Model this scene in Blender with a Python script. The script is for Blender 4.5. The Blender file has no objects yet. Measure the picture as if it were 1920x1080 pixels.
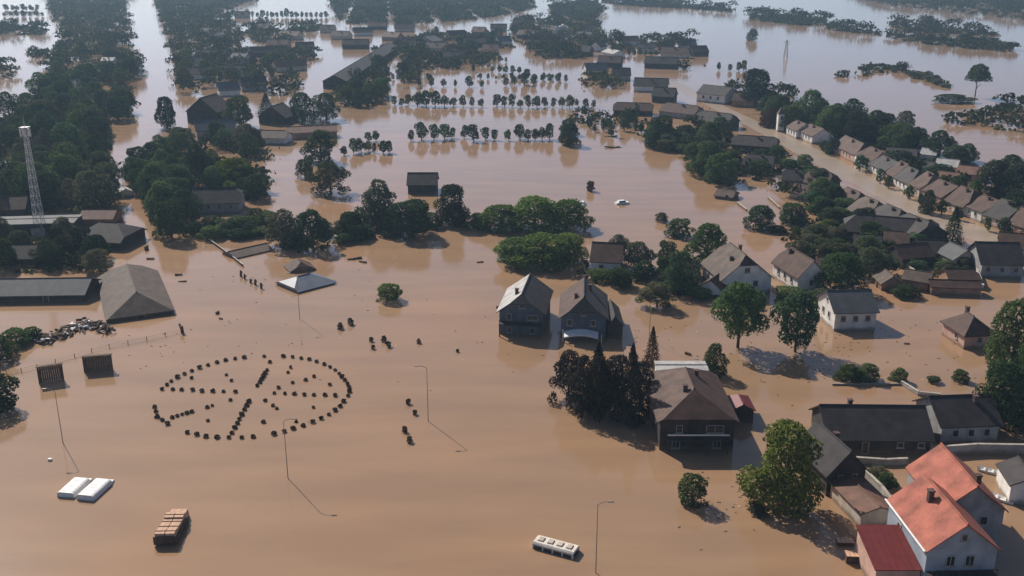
import bpy, math, random
import numpy as np
from mathutils import Vector, Matrix

sc = bpy.context.scene
R = math.radians
# ------------------------------------------------------------------ camera
F_PX, CAM_Z, Y_HOR = 1900.0, 70.0, -100.0
PITCH = math.atan((540 - Y_HOR) / F_PX)
cam_d = bpy.data.cameras.new('camera')
cam = bpy.data.objects.new('camera', cam_d)
sc.collection.objects.link(cam)
cam.location = (0, 0, CAM_Z)
cam.rotation_euler = (math.pi / 2 - PITCH, 0, 0)
cam_d.sensor_width = 36.0
cam_d.lens = 36.0 * F_PX / 1920.0
cam_d.clip_end = 20000
sc.camera = cam
# ------------------------------------------------------------------ sky, sun, exposure
SUN_EL, SUN_AZ = R(38), R(124)          # azimuth measured from +X towards +Y
world = bpy.data.worlds.new('World')
sc.world = world
world.use_nodes = True
wn = world.node_tree
bg = wn.nodes['Background']
sky = wn.nodes.new('ShaderNodeTexSky')
sky.sky_type = 'NISHITA'
sky.sun_disc = False
sky.sun_elevation = SUN_EL
sky.sun_rotation = math.pi / 2 - SUN_AZ
sky.altitude = 80
sky.air_density = 0.5
sky.dust_density = 0.8
sky.ozone_density = 1.0
wn.links.new(sky.outputs[0], bg.inputs[0])
bg.inputs[1].default_value = 0.112
sun_d = bpy.data.lights.new('sun', 'SUN')
sun_d.energy = 5.0
sun_d.angle = R(0.5)
sun_d.color = (1.0, 0.93, 0.84)
sun = bpy.data.objects.new('sun', sun_d)
sc.collection.objects.link(sun)
to_sun = Vector((math.cos(SUN_AZ) * math.cos(SUN_EL), math.sin(SUN_AZ) * math.cos(SUN_EL), math.sin(SUN_EL)))
sun.rotation_euler = to_sun.to_track_quat('Z', 'Y').to_euler()
sun.location = (-200, 300, 300)
sc.view_settings.view_transform = 'Standard'
sc.view_settings.look = 'None'
sc.view_settings.gamma = 1.0
sc.view_settings.exposure = 0.09
sc.cycles.use_denoising = True
sc.cycles.max_bounces = 6
sc.cycles.diffuse_bounces = 2
sc.cycles.glossy_bounces = 3
sc.cycles.transmission_bounces = 3
sc.cycles.transparent_max_bounces = 4
sc.cycles.volume_bounces = 0

# ------------------------------------------------------------------ helpers
COL = sc.collection
_c, _s = math.cos(PITCH), math.sin(PITCH)


def G(px, py, z=0.0):
    """place on the level z that the photograph shows at (px, py)"""
    u, v = (px - 960) / F_PX, -(py - 540) / F_PX
    d = Vector((u, _c + v * _s, -_s + v * _c))
    t = (z - CAM_Z) / d.z
    return Vector((d.x * t, d.y * t, z))


def tag(o, label=None, cat=None, group=None, kind=None):
    if label: o['label'] = label
    if cat: o['category'] = cat
    if group: o['group'] = group
    if kind: o['kind'] = kind
    elif cat: o['kind'] = 'thing'
    return o


def link(name, me, parent=None, mat=None, loc=None, rz=None):
    o = bpy.data.objects.new(name, me)
    COL.objects.link(o)
    if mat is not None and len(me.materials) == 0:
        for m in (mat if isinstance(mat, (list, tuple)) else [mat]): me.materials.append(m)
    if parent is not None: o.parent = parent
    if loc is not None: o.location = loc
    if rz is not None: o.rotation_euler = (0, 0, rz)
    return o


def empty(name, loc, rz=0.0):
    o = bpy.data.objects.new(name, None)
    COL.objects.link(o)
    o.location = loc
    o.rotation_euler = (0, 0, rz)
    o.empty_display_size = 0.5
    return o


ORD = 'zeroth first second third fourth fifth sixth seventh eighth ninth tenth eleventh twelfth'.split()


def nth(i):
    if i < len(ORD): return ORD[i]
    if 10 <= i % 100 <= 20: return '%dth' % i
    return '%d%s' % (i, {1: 'st', 2: 'nd', 3: 'rd'}.get(i % 10, 'th'))


class MB:
    def __init__(s): s.v, s.f, s.mi = [], [], []

    def face(s, pts, mi=0):
        n = len(s.v)
        s.v += [tuple(p) for p in pts]
        s.f.append(list(range(n, n + len(pts))))
        s.mi.append(mi)

    def box(s, c, d, rz=0.0, mi=0, rx=0.0, ry=0.0, taper=1.0):
        n = len(s.v)
        M = Matrix.Translation(Vector(c)) @ Matrix.Rotation(rz, 4, 'Z') @ Matrix.Rotation(rx, 4, 'X') @ Matrix.Rotation(ry, 4, 'Y')
        for k in (-.5, .5):
            t = taper if k > 0 else 1.0
            for (i, j) in ((-.5, -.5), (.5, -.5), (.5, .5), (-.5, .5)):
                s.v.append(tuple(M @ Vector((i * d[0] * t, j * d[1] * t, k * d[2]))))
        for q in ((0, 3, 2, 1), (4, 5, 6, 7), (0, 1, 5, 4), (1, 2, 6, 5), (2, 3, 7, 6), (3, 0, 4, 7)):
            s.f.append([n + a for a in q]); s.mi.append(mi)
        return s

    def tube(s, pts, rads, sides=6, mi=0):
        n = len(s.v)
        pts = [Vector(p) for p in pts]
        for i, p in enumerate(pts):
            d = (pts[min(i + 1, len(pts) - 1)] - pts[max(i - 1, 0)]).normalized()
            a = d.orthogonal().normalized() if abs(d.z) < .95 else Vector((1, 0, 0))
            b = d.cross(a).normalized()
            a = b.cross(d)
            for k in range(sides):
                t = 2 * math.pi * k / sides
                s.v.append(tuple(p + (a * math.cos(t) + b * math.sin(t)) * rads[i]))
        for i in range(len(pts) - 1):
            for k in range(sides):
                a, b = n + i * sides + k, n + i * sides + (k + 1) % sides
                s.f.append([a, b, b + sides, a + sides]); s.mi.append(mi)
        s.f.append([n + k for k in range(sides)][::-1]); s.mi.append(mi)
        m = n + (len(pts) - 1) * sides
        s.f.append([m + k for k in range(sides)]); s.mi.append(mi)
        return s

    def mesh(s, name):
        me = bpy.data.meshes.new(name)
        me.from_pydata(s.v, [], s.f)
        if any(s.mi): me.polygons.foreach_set('material_index', s.mi)
        me.update()
        return me

    def build(s, name, mat, parent=None, loc=None, rz=None):
        return link(name, s.mesh(name), parent, mat, loc, rz)


# ------------------------------------------------------------------ materials
def newmat(name):
    m = bpy.data.materials.new(name)
    m.use_nodes = True
    nt = m.node_tree
    b = nt.nodes['Principled BSDF']
    return m, nt, b


def N(nt, t, **kw):
    n = nt.nodes.new(t)
    for k, v in kw.items(): setattr(n, k, v)
    return n


def noisemix(nt, scale, c1, c2, lo=.35, hi=.65, detail=4, coord='Object', stretch=None):
    tc = N(nt, 'ShaderNodeTexCoord')
    no = N(nt, 'ShaderNodeTexNoise')
    no.inputs['Scale'].default_value = scale
    no.inputs['Detail'].default_value = detail
    src = tc.outputs[coord]
    if stretch:
        mp = N(nt, 'ShaderNodeMapping')
        mp.inputs['Scale'].default_value = stretch
        nt.links.new(src, mp.inputs[0]); src = mp.outputs[0]
    nt.links.new(src, no.inputs['Vector'])
    rp = N(nt, 'ShaderNodeValToRGB')
    rp.color_ramp.elements[0].position, rp.color_ramp.elements[1].position = lo, hi
    rp.color_ramp.elements[0].color, rp.color_ramp.elements[1].color = (*c1, 1), (*c2, 1)
    nt.links.new(no.outputs['Fac'], rp.inputs[0])
    return rp.outputs[0], no


def simple(name, col, rough=.8, var=.25, scale=1.5, metal=0.0, spec=.3, bump=0.0, coord='Object'):
    m, nt, b = newmat(name)
    o, no = noisemix(nt, scale, [c * (1 - var) for c in col], [min(1, c * (1 + var)) for c in col], coord=coord)
    nt.links.new(o, b.inputs['Base Color'])
    b.inputs['Roughness'].default_value = rough
    b.inputs['Metallic'].default_value = metal
    b.inputs['Specular IOR Level'].default_value = spec
    if bump:
        bp = N(nt, 'ShaderNodeBump')
        bp.inputs['Strength'].default_value = bump
        bp.inputs['Distance'].default_value = .1
        nt.links.new(no.outputs['Fac'], bp.inputs['Height'])
        nt.links.new(bp.outputs[0], b.inputs['Normal'])
    return m


def wallmat(name, col, var=.15):
    m, nt, b = newmat(name)
    o, no = noisemix(nt, .6, [c * (1 - var) for c in col], [min(1, c * (1 + var)) for c in col])
    tc = N(nt, 'ShaderNodeTexCoord')
    sx = N(nt, 'ShaderNodeSeparateXYZ')
    nt.links.new(tc.outputs['Object'], sx.inputs[0])
    n2 = N(nt, 'ShaderNodeTexNoise')
    n2.inputs['Scale'].default_value = 1.3
    n2.inputs['Detail'].default_value = 5
    nt.links.new(tc.outputs['Object'], n2.inputs['Vector'])
    ma = N(nt, 'ShaderNodeMath', operation='MULTIPLY_ADD')
    ma.inputs[1].default_value = 1.1
    nt.links.new(n2.outputs['Fac'], ma.inputs[0]); nt.links.new(sx.outputs['Z'], ma.inputs[2])
    mr = N(nt, 'ShaderNodeMapRange')
    mr.inputs['From Min'].default_value, mr.inputs['From Max'].default_value = .85, 1.35
    mr.inputs['To Min'].default_value, mr.inputs['To Max'].default_value = .75, 0.0
    nt.links.new(ma.outputs[0], mr.inputs['Value'])
    mx = N(nt, 'ShaderNodeMix', data_type='RGBA')
    nt.links.new(mr.outputs[0], mx.inputs[0]); nt.links.new(o, mx.inputs[6])
    mx.inputs[7].default_value = (.17, .11, .065, 1)
    nt.links.new(mx.outputs[2], b.inputs['Base Color'])
    b.inputs['Roughness'].default_value = .85
    b.inputs['Specular IOR Level'].default_value = .25
    return m


def roofmat(name, col, var=.35, rough=.75, spec=.3):
    """rows of tiles as fine relief, blotches of moss and soot as colour"""
    m, nt, b = newmat(name)
    big, n1 = noisemix(nt, .55, [c * (1 - var) for c in col], [c * (1 + var) for c in col], .3, .7, 6)
    fine, n2 = noisemix(nt, 5.0, (.82, .82, .83), (1.1, 1.08, 1.07), .3, .7, 3)
    mx = N(nt, 'ShaderNodeMix', data_type='RGBA', blend_type='MULTIPLY')
    mx.inputs[0].default_value = 1.0
    nt.links.new(big, mx.inputs[6]); nt.links.new(fine, mx.inputs[7])
    nt.links.new(mx.outputs[2], b.inputs['Base Color'])
    b.inputs['Roughness'].default_value = rough
    b.inputs['Specular IOR Level'].default_value = spec
    tc = N(nt, 'ShaderNodeTexCoord')
    wv = N(nt, 'ShaderNodeTexWave', wave_type='BANDS', bands_direction='Z', wave_profile='SAW')
    wv.inputs['Scale'].default_value = 1.3
    wv.inputs['Distortion'].default_value = .25
    nt.links.new(tc.outputs['Object'], wv.inputs['Vector'])
    bp = N(nt, 'ShaderNodeBump')
    bp.inputs['Strength'].default_value = .5
    bp.inputs['Distance'].default_value = .06
    nt.links.new(wv.outputs['Fac'], bp.inputs['Height'])
    nt.links.new(bp.outputs[0], b.inputs['Normal'])
    return m


def leafmat(name, tint=(1, 1, 1), use_obj=True, col=(.05, .07, .035)):
    m, nt, b = newmat(name)
    nt.nodes.remove(b)
    out = nt.nodes['Material Output']
    geo = N(nt, 'ShaderNodeNewGeometry')
    rp = N(nt, 'ShaderNodeValToRGB')
    rp.color_ramp.elements[0].color = (.55, .55, .6, 1)
    rp.color_ramp.elements[1].color = (1.45, 1.4, 1.2, 1)
    nt.links.new(geo.outputs['Random Per Island'], rp.inputs[0])
    mx = N(nt, 'ShaderNodeMix', data_type='RGBA', blend_type='MULTIPLY')
    mx.inputs[0].default_value = 1.0
    nt.links.new(rp.outputs[0], mx.inputs[7])
    if use_obj:
        oi = N(nt, 'ShaderNodeObjectInfo')
        nt.links.new(oi.outputs['Color'], mx.inputs[6])
    else:
        o, no = noisemix(nt, .05, [c * .5 for c in col], [col[0] * 2.3, col[1] * 1.9, col[2] * 1.5], .32, .68, 6)
        nt.links.new(o, mx.inputs[6])
    d = N(nt, 'ShaderNodeBsdfDiffuse')
    t = N(nt, 'ShaderNodeBsdfTranslucent')
    nt.links.new(mx.outputs[2], d.inputs[0])
    nt.links.new(mx.outputs[2], t.inputs[0])
    ms = N(nt, 'ShaderNodeMixShader')
    ms.inputs[0].default_value = .36
    nt.links.new(d.outputs[0], ms.inputs[1]); nt.links.new(t.outputs[0], ms.inputs[2])
    nt.links.new(ms.outputs[0], out.inputs[0])
    return m


def watermat(name, c1, c2, c3, rough=.095, bump=.045):
    """silty water: broad clouds of silt, drawn out current streaks, small ripples"""
    m, nt, b = newmat(name)
    a, n1 = noisemix(nt, .011, c1, c2, .36, .64, 6, stretch=(1, .55, 1))
    a2, n2 = noisemix(nt, .035, (0, 0, 0), (1, 1, 1), .5, .8, 5)
    mx = N(nt, 'ShaderNodeMix', data_type='RGBA')
    nt.links.new(a2, mx.inputs[0]); nt.links.new(a, mx.inputs[6])
    mx.inputs[7].default_value = (*c3, 1)
    st, n3 = noisemix(nt, .16, (.90, .90, .91), (1.07, 1.06, 1.05), .35, .7, 7, stretch=(.22, 1.0, 1))
    m2 = N(nt, 'ShaderNodeMix', data_type='RGBA', blend_type='MULTIPLY')
    m2.inputs[0].default_value = 1.0
    nt.links.new(mx.outputs[2], m2.inputs[6]); nt.links.new(st, m2.inputs[7])
    nt.links.new(m2.outputs[2], b.inputs['Base Color'])
    b.inputs['IOR'].default_value = 1.33
    b.inputs['Roughness'].default_value = rough
    tc = N(nt, 'ShaderNodeTexCoord')
    hs = []
    for sc_, st_, w_ in ((.8, (.5, .9, 1), 1.0), (3.2, (.8, 1.1, 1), .22)):
        mp = N(nt, 'ShaderNodeMapping')
        mp.inputs['Scale'].default_value = st_
        mp.inputs['Rotation'].default_value = (0, 0, .35)
        no = N(nt, 'ShaderNodeTexNoise')
        no.inputs['Scale'].default_value = sc_
        no.inputs['Detail'].default_value = 4
        nt.links.new(tc.outputs['Object'], mp.inputs[0]); nt.links.new(mp.outputs[0], no.inputs['Vector'])
        mu = N(nt, 'ShaderNodeMath', operation='MULTIPLY')
        mu.inputs[1].default_value = w_
        nt.links.new(no.outputs['Fac'], mu.inputs[0])
        hs.append(mu.outputs[0])
    ad = N(nt, 'ShaderNodeMath', operation='ADD')
    nt.links.new(hs[0], ad.inputs[0]); nt.links.new(hs[1], ad.inputs[1])
    bp = N(nt, 'ShaderNodeBump')
    bp.inputs['Strength'].default_value = bump
    bp.inputs['Distance'].default_value = .25
    nt.links.new(ad.outputs[0], bp.inputs['Height'])
    nt.links.new(bp.outputs[0], b.inputs['Normal'])
    return m


def glassmat():
    m, nt, b = newmat('dark_glass')
    b.inputs['Base Color'].default_value = (.02, .025, .03, 1)
    b.inputs['Roughness'].default_value = .12
    return m


M = {}
M['water'] = watermat('muddy_water', (.335, .204, .116), (.305, .193, .113), (.365, .207, .106))
M['street'] = watermat('silted_street', (.36, .275, .20), (.32, .25, .185), (.34, .27, .20), .3, .12)
M['leaf'] = leafmat('leaves')
M['wood_mass'] = leafmat('woodland_leaves', use_obj=False, col=(.027, .037, .021))
M['bark'] = simple('bark', (.06, .045, .035), .9)
M['glass'] = glassmat()
M['white'] = simple('white_paint', (.74, .72, .68), .55, .1)
M['ivory'] = simple('ivory_paint', (.70, .62, .52), .55, .12)
M['wall_white'] = wallmat('white_plaster', (.70, .67, .62), .14)
M['wall_cream'] = wallmat('cream_plaster', (.52, .43, .34), .18)
M['wall_grey'] = wallmat('grey_plaster', (.30, .29, .28), .2)
M['wall_blue'] = wallmat('blue_grey_plaster', (.30, .34, .38), .15)
M['wall_navy'] = wallmat('slate_blue_paint', (.095, .115, .14), .2)
M['frame'] = simple('weathered_frame', (.36, .34, .31), .7, .2, 2)
M['wall_dark'] = wallmat('dark_boarding', (.055, .044, .04), .3)
M['wall_brick'] = wallmat('bare_brick', (.30, .17, .11), .25)
M['wall_pink'] = wallmat('pink_plaster', (.50, .32, .25), .15)
M['roof_red'] = roofmat('orange_tiles', (.35, .108, .068), .34)
M['roof_maroon'] = roofmat('maroon_sheet', (.17, .03, .028), .15, .5)
M['roof_brown'] = roofmat('brown_tiles', (.080, .042, .030))
M['roof_umber'] = roofmat('umber_tiles', (.092, .052, .037))
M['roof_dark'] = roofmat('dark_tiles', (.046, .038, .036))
M['roof_grey'] = roofmat('weathered_grey_tiles', (.100, .070, .052))
M['roof_slate'] = roofmat('slate_grey_sheet', (.10, .10, .102), .2)
M['roof_pale'] = roofmat('pale_sheet_and_sunlit_slope', (.40, .385, .36), .25)
M['roof_blue'] = roofmat('pale_blue_sheet', (.15, .172, .205), .2, .5)
M['roof_rust'] = roofmat('rusty_sheet', (.17, .09, .062), .3)
M['soot'] = simple('sooty_brick', (.10, .06, .05), .9, .3, 2)
M['wood'] = simple('wet_timber', (.10, .06, .038), .85, .35, 3)
M['tan'] = simple('tan_board', (.55, .34, .22), .8, .2, 2)
M['metal'] = simple('galvanised_steel', (.30, .24, .19), .6, .15, 1, .2)
M['mast'] = simple('painted_steel', (.60, .58, .55), .6, .12, 1)
M['rubber'] = simple('black_rubber', (.02, .02, .02), .8, .1)
M['concrete'] = simple('concrete', (.38, .34, .29), .9, .2, 1)
M['mud'] = simple('silty_ground', (.30, .22, .14), .9, .3, .25)
M['grass'] = simple('wet_grass', (.075, .085, .038), .95, .45, .3)

# ------------------------------------------------------------------ the setting
XW, Y0, Y1 = 2600.0, -350.0, 4200.0
mb = MB()
mb.face([(-XW, Y0, 0), (XW, Y0, 0), (XW, Y1, 0), (-XW, Y1, 0)])
tag(mb.build('flood_water', M['water']), 'brown muddy flood water covering the whole plain', 'water', kind='structure')


def sheet(name, px, z, mat, label, cat='ground', sub=1, rough=0.0):
    pts = [G(x, y, z) for x, y in px]
    b = MB(); b.face(pts)
    return tag(b.build(name, mat), label, cat, kind='structure')


sheet('street', [(1235, 150), (1270, 152), (1372, 205), (1468, 250), (1560, 292), (1660, 348), (1752, 396), (1838, 424), (1920, 452), (1920, 474),
                 (1800, 444), (1712, 405), (1606, 348), (1500, 292), (1405, 238), (1330, 200)], .012, M['street'],
      'silt covered village street running between the rows of houses', 'street')

# ------------------------------------------------------------------ buildings
_wc = {}


def window_meshes(w, h, door=False):
    k = (round(w, 2), round(h, 2), door)
    if k not in _wc:
        f = MB()
        t = .1
        f.box((-w / 2 + t / 2, -.03, 0), (t, .12, h)).box((w / 2 - t / 2, -.03, 0), (t, .12, h))
        f.box((0, -.03, h / 2 - t / 2), (w - 2 * t, .12, t)).box((0, -.03, -h / 2 + t / 2), (w - 2 * t, .12, t))
        if w > 1.0 and not door: f.box((0, -.03, 0), (.07, .1, h - 2 * t))
        s = MB().box((0, -.09, -h / 2 - .05), (w + .25, .24, .09))
        p = MB().box((0, -.005, 0), (w - 2 * t, .05, h - 2 * t))
        _wc[k] = (f.mesh('window'), p.mesh('pane'), s.mesh('sill'))
    return _wc[k]


def add_opening(root, side, u, z, w, h, W, D, door=False, wm=None):
    f, p, s = window_meshes(w, h, door)
    pos = {'f': (u, -D / 2 - .01, z), 'b': (u, D / 2 + .01, z), 'l': (-W / 2 - .01, u, z), 'r': (W / 2 + .01, u, z)}[side]
    rz = {'f': 0, 'b': math.pi, 'l': -math.pi / 2, 'r': math.pi / 2}[side]
    o = link('door' if door else 'window', f, root, wm or M['frame'], pos, rz)
    link('door_leaf' if door else 'pane', p, o, M['wood'] if door else M['glass'])
    if not door: link('sill', s, o, M['concrete'])
    return o


def roof_mesh(L, W, eave, rise, hip, over, axis, mono=False, t=.18):
    """roof shell; l runs along the ridge, w across it"""
    mp = (lambda l, w, z: (l, w, z)) if axis == 'x' else (lambda l, w, z: (-w, l, z))
    Lh, Wh = L / 2 + over, W / 2 + over
    zr = eave + rise + .06
    zo = eave + .06 - over * rise / (W / 2)
    b = MB()
    ends = {}
    for e, h in ((-1, hip[0]), (1, hip[1])):
        ends[e] = dict(E=lambda s, e=e: (e * Lh, s * Wh, zo), M=lambda s, e=e, h=h: (e * Lh, s * Wh * h, zr - h * (zr - zo)),
                       Rg=(e * (Lh - Wh * h * .92), 0, zr), h=h)
    for dz, flip in ((0, False), (-t, True)):
        lo = lambda p: mp(p[0], p[1], p[2] + dz)
        for s in (-1, 1):
            poly = [ends[-1]['E'](s), ends[1]['E'](s)]
            for e in (1, -1):
                q = []
                if 0 < ends[e]['h'] < 1: q.append(ends[e]['M'](s))
                q.append(ends[e]['Rg'])
                poly += q if e == 1 else q[::-1]
            if s == 1: poly = poly[::-1]
            if flip: poly = poly[::-1]
            b.face([lo(p) for p in poly], 0 if s < 0 else 1)
        for e in (-1, 1):
            h = ends[e]['h']
            if h > 0:
                tri = [ends[e]['M'](-1), ends[e]['M'](1), ends[e]['Rg']]
                if (e < 0) != flip: tri = tri[::-1]
                b.face([lo(p) for p in tri], 0)
    edges = []
    for s in (-1, 1): edges.append((ends[-1]['E'](s), ends[1]['E'](s)))
    for e in (-1, 1):
        h = ends[e]['h']
        if h == 0: ch = [ends[e]['E'](-1), ends[e]['Rg'], ends[e]['E'](1)]
        elif h >= 1: ch = [ends[e]['E'](-1), ends[e]['E'](1)]
        else: ch = [ends[e]['E'](-1), ends[e]['M'](-1), ends[e]['M'](1), ends[e]['E'](1)]
        edges += list(zip(ch[:-1], ch[1:]))
    for p, q in edges:
        b.face([mp(*p), mp(*q), mp(q[0], q[1], q[2] - t), mp(p[0], p[1], p[2] - t)], 0)
    cap = MB()
    a, c = ends[-1]['Rg'], ends[1]['Rg']
    cap.tube([mp(a[0], 0, zr + .02), mp(c[0], 0, zr + .02)], [.13, .13], 6)
    return b, cap


def wall_mesh(W, D, eave, rise, hip, axis, base):
    b = MB()
    x, y = W / 2, D / 2
    L, Wd = (W, D) if axis == 'x' else (D, W)
    mp = (lambda l, w, z: (l, w, z)) if axis == 'x' else (lambda l, w, z: (-w, l, z))
    for s in (-1, 1):
        b.face([mp(-L / 2 * s, s * -Wd / 2 * -1, base), mp(L / 2 * s, s * Wd / 2, base), mp(L / 2 * s, s * Wd / 2, eave), mp(-L / 2 * s, s * Wd / 2, eave)])
    for e, h in ((-1, hip[0]), (1, hip[1])):
        pts = [mp(e * L / 2, -Wd / 2, base), mp(e * L / 2, Wd / 2, base), mp(e * L / 2, Wd / 2, eave)]
        if h < 1:
            zm = eave + rise * (1 - h) - .1
            if h > 0: pts += [mp(e * L / 2, Wd / 2 * h, zm), mp(e * L / 2, -Wd / 2 * h, zm)]
            else: pts += [mp(e * L / 2, 0, zm)]
        pts += [mp(e * L / 2, -Wd / 2, eave)]
        b.face(pts)
    return b


def house(label, A, B, depth, eave, rise, ridge='y', hip=(0, 0), over=.45, wall='wall_white', roof='roof_brown', roof2=None,
          wins=(), doors=(), chim=(), name='house', cat='house', group=None, base=-.8, wm=None):
    A, B = Vector((A[0], A[1], 0)), Vector((B[0], B[1], 0))
    d = B - A
    W = d.length
    ang = math.atan2(d.y, d.x)
    n = Vector((-d.y, d.x, 0)).normalized()
    root = empty(name, (A + B) / 2 + n * depth / 2, ang)
    tag(root, label, cat, group)
    L, Wd = (W, depth) if ridge == 'x' else (depth, W)
    wall_mesh(W, depth, eave, rise, hip, ridge, base).build('wall', M[wall], root)
    rb, cap = roof_mesh(L, Wd, eave, rise, hip, over, ridge)
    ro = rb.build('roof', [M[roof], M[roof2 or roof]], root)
    cap.build('ridge_cap', M[roof], ro)
    for w in wins: add_opening(root, *w, W, depth, wm=wm)
    for w in doors: add_opening(root, *w, W, depth, door=True, wm=wm)
    for (l, w, hh) in chim:
        z = eave + rise * (1 - abs(w) / (Wd / 2))
        x, y = (l, w) if ridge == 'x' else (-w, l)
        c = MB().box((x, y, z + hh / 2 - .4), (.6, .6, hh + .8)).box((x, y, z + hh + .06), (.78, .78, .14))
        c.build('chimney', M['soot'], ro)
    return root


def gp(px, py): return G(px, py)


g = gp
# --- near right: the red roofed house, its back wing and the maroon lean-to
rh = house('house with salmon pink tiled roof and pale gable front in bottom corner', (46.6, 98.3), (54.6, 98.6), 10.8, 6.0, 3.2, 'y', (0, 0), .35, 'wall_blue', 'roof_red', None,
           wins=[('f', -1.2, 4.4, 1.1, 1.4), ('f', 1.0, 4.4, 1.1, 1.4), ('f', 1.0, 1.2, 1.1, 1.3), ('f', -1.2, 1.2, 1.1, 1.3), ('f', 0, 7.4, .8, .9), ('l', 2, 4.2, 1.0, 1.2)],
           chim=[(1.2, 1.2, 1.3)])
b = MB()
b.box((0, -5.4 - .65, 3.05), (7.6, 1.2, .16))
b.box((0, -5.4 - 1.2, 3.95), (7.6, .06, .08))
for k in range(13): b.box((-3.7 + k * .617, -5.4 - 1.2, 3.53), (.05, .05, .8))
b.build('balcony', M['wall_dark'], rh)
MB().tube([(-4.42, -5.7, 5.85), (-4.42, 5.7, 5.85)], [.13, .13]).build('gutter', M['white'], rh)
house('rear wing with orange tiled roof behind the salmon roofed house', (51.9, 107.6), (59.6, 107.6), 10.4, 5.6, 3.2, 'y', (0, 0), .35, 'wall_grey', 'roof_red', None,
      wins=[('f', 1.5, 4.0, 1.0, 1.2), ('l', 0, 3.8, 1.0, 1.2)], chim=[(-2.5, -1.4, 1.0)])
# lean-to: one sloping slab on walls
r0 = tag(empty('lean_to', (43.9, 102.2, 0)), 'lean-to under a dark maroon sheet roof against the salmon house', 'outbuilding')
w = MB()
x0, x1, y0, y1 = -2.5, 2.55, -3.3, 3.5
zf, zb = 3.1, 4.3
w.face([(x0, y0, -.8), (x1, y0, -.8), (x1, y0, zf), (x0, y0, zf)])
w.face([(x0, y1, -.8), (x0, y0, -.8), (x0, y0, zf), (x0, y1, zb)])
w.face([(x1, y1, -.8), (x0, y1, -.8), (x0, y1, zb), (x1, y1, zb)])
w.face([(x1, y0, -.8), (x1, y1, -.8), (x1, y1, zb), (x1, y0, zf)])
w.build('wall', M['wall_pink'], r0)
s = MB()
T = [(x0 - .3, y0 - .4, zf + .02), (x1, y0 - .4, zf + .02), (x1, y1 + .2, zb + .15), (x0 - .3, y1 + .2, zb + .15)]
s.face(T); s.face([(p[0], p[1], p[2] - .12) for p in T][::-1])
for i in range(4):
    p, q = T[i], T[(i + 1) % 4]
    s.face([p, (p[0], p[1], p[2] - .12), (q[0], q[1], q[2] - .12), q])
ro = s.build('roof', M['roof_maroon'], r0)
for k in range(7):
    x = x0 - .15 + k * .85
    MB().tube([(x, y0 - .4, zf + .05), (x, y1 + .2, zb + .18)], [.035, .035], 4).build('standing_seam', M['roof_maroon'], ro)
# rusty shed between the tree and the red house
A, B = g(1612, 992), g(1676, 985)
house('low shed with blotched rusty brown roof beside the maroon lean-to', A, B, 8.0, 2.3, .7, 'y', (0, 0), .25, 'wall_cream', 'roof_rust', None, cat='shed', name='shed')
A, B = g(1548, 930), g(1618, 922)
house('dark roofed house with white bargeboard half hidden by the bright green tree', A, B, 8.5, 3.6, 3.0, 'y', (0, 0), .5, 'wall_dark', 'roof_dark', None,
      wins=[('f', -.9, 2.3, .8, 1.3), ('f', 1.2, 2.3, .8, 1.3)], chim=[(1, -1, .9)])
# --- long dark row and the dark roofed house with grey wall
A, B = g(1552, 850), g(1742, 852)
house('long low building with one dark roof ridge behind the bright green tree', A, B, 9.5, 2.6, 2.9, 'x', (0, 0), .5, 'wall_dark', 'roof_dark', None,
      doors=[('f', -2, 1.0, 1.0, 2.0)], wins=[('f', 3, 1.5, 1.0, .9), ('f', 6, 1.5, 1.0, .9)], chim=[(-3, 1, 1.0)])
A, B = g(1762, 834), g(1868, 830)
house('grey walled house with dark roof at end of the long low building', A, B, 8.5, 3.3, 2.6, 'x', (0, 0), .5, 'wall_grey', 'roof_dark', None,
      wins=[('f', -2.2, 1.8, 1.0, 1.2), ('f', .2, 1.8, 1.0, 1.2), ('f', 2.6, 1.8, 1.0, 1.2), ('l', 0, 1.8, 1.0, 1.2)], chim=[(2, -1, .9)])
A, B = g(1890, 945), g(1962, 950)
house('small pale walled hut cut by the frame edge beside white boats', A, B, 5.5, 3.0, 1.2, 'y', (0, 0), .3, 'wall_white', 'roof_dark', None, cat='hut', name='hut')
# --- brown half-hipped house standing in the water
h5 = house('large brown house with hipped roof and white balcony rail', (21.6, 133.4), (32.4, 133.4), 16.0, 5.0, 2.9, 'y', (.86, .8), .6, 'wall_dark', 'roof_brown', 'roof_umber',
           wins=[('f', 2.6, 3.4, 2.6, 1.2), ('f', -2.6, 3.4, 1.0, 1.2), ('l', -4, 3.2, 1.0, 1.2), ('l', 1, 3.2, 1.0, 1.2), ('f', -3, .9, 1.2, 1.2), ('f', 3, .9, 1.2, 1.2)],
           chim=[(-3.2, 1.2, .9), (3, -1.5, .8)])
b = MB()
b.box((0, -8.75, 2.2), (9.0, 1.4, .16))
for k in range(4): b.box((-4.3 + k * 2.87, -9.35, .7), (.16, .16, 2.9))
b.build('balcony', M['wall_dark'], h5)
MB().box((0, -9.42, 3.1), (9.0, .08, .22)).build('balcony_rail', M['white'], h5)
A = g(1238, 712)
house('white flat roofed annex behind the large brown house', (23.6, 150.8), (31.6, 150.8), 3.6, 5.2, .1, 'x', (0, 0), .2, 'wall_white', 'roof_pale', cat='annex', name='annex')
house('low maroon roofed porch on the far side of the brown house', (34.0, 142.5), (37.4, 142.5), 5, 2.2, .9, 'y', (0, 1), .3, 'wall_dark', 'roof_maroon', cat='porch', name='porch')
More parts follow.
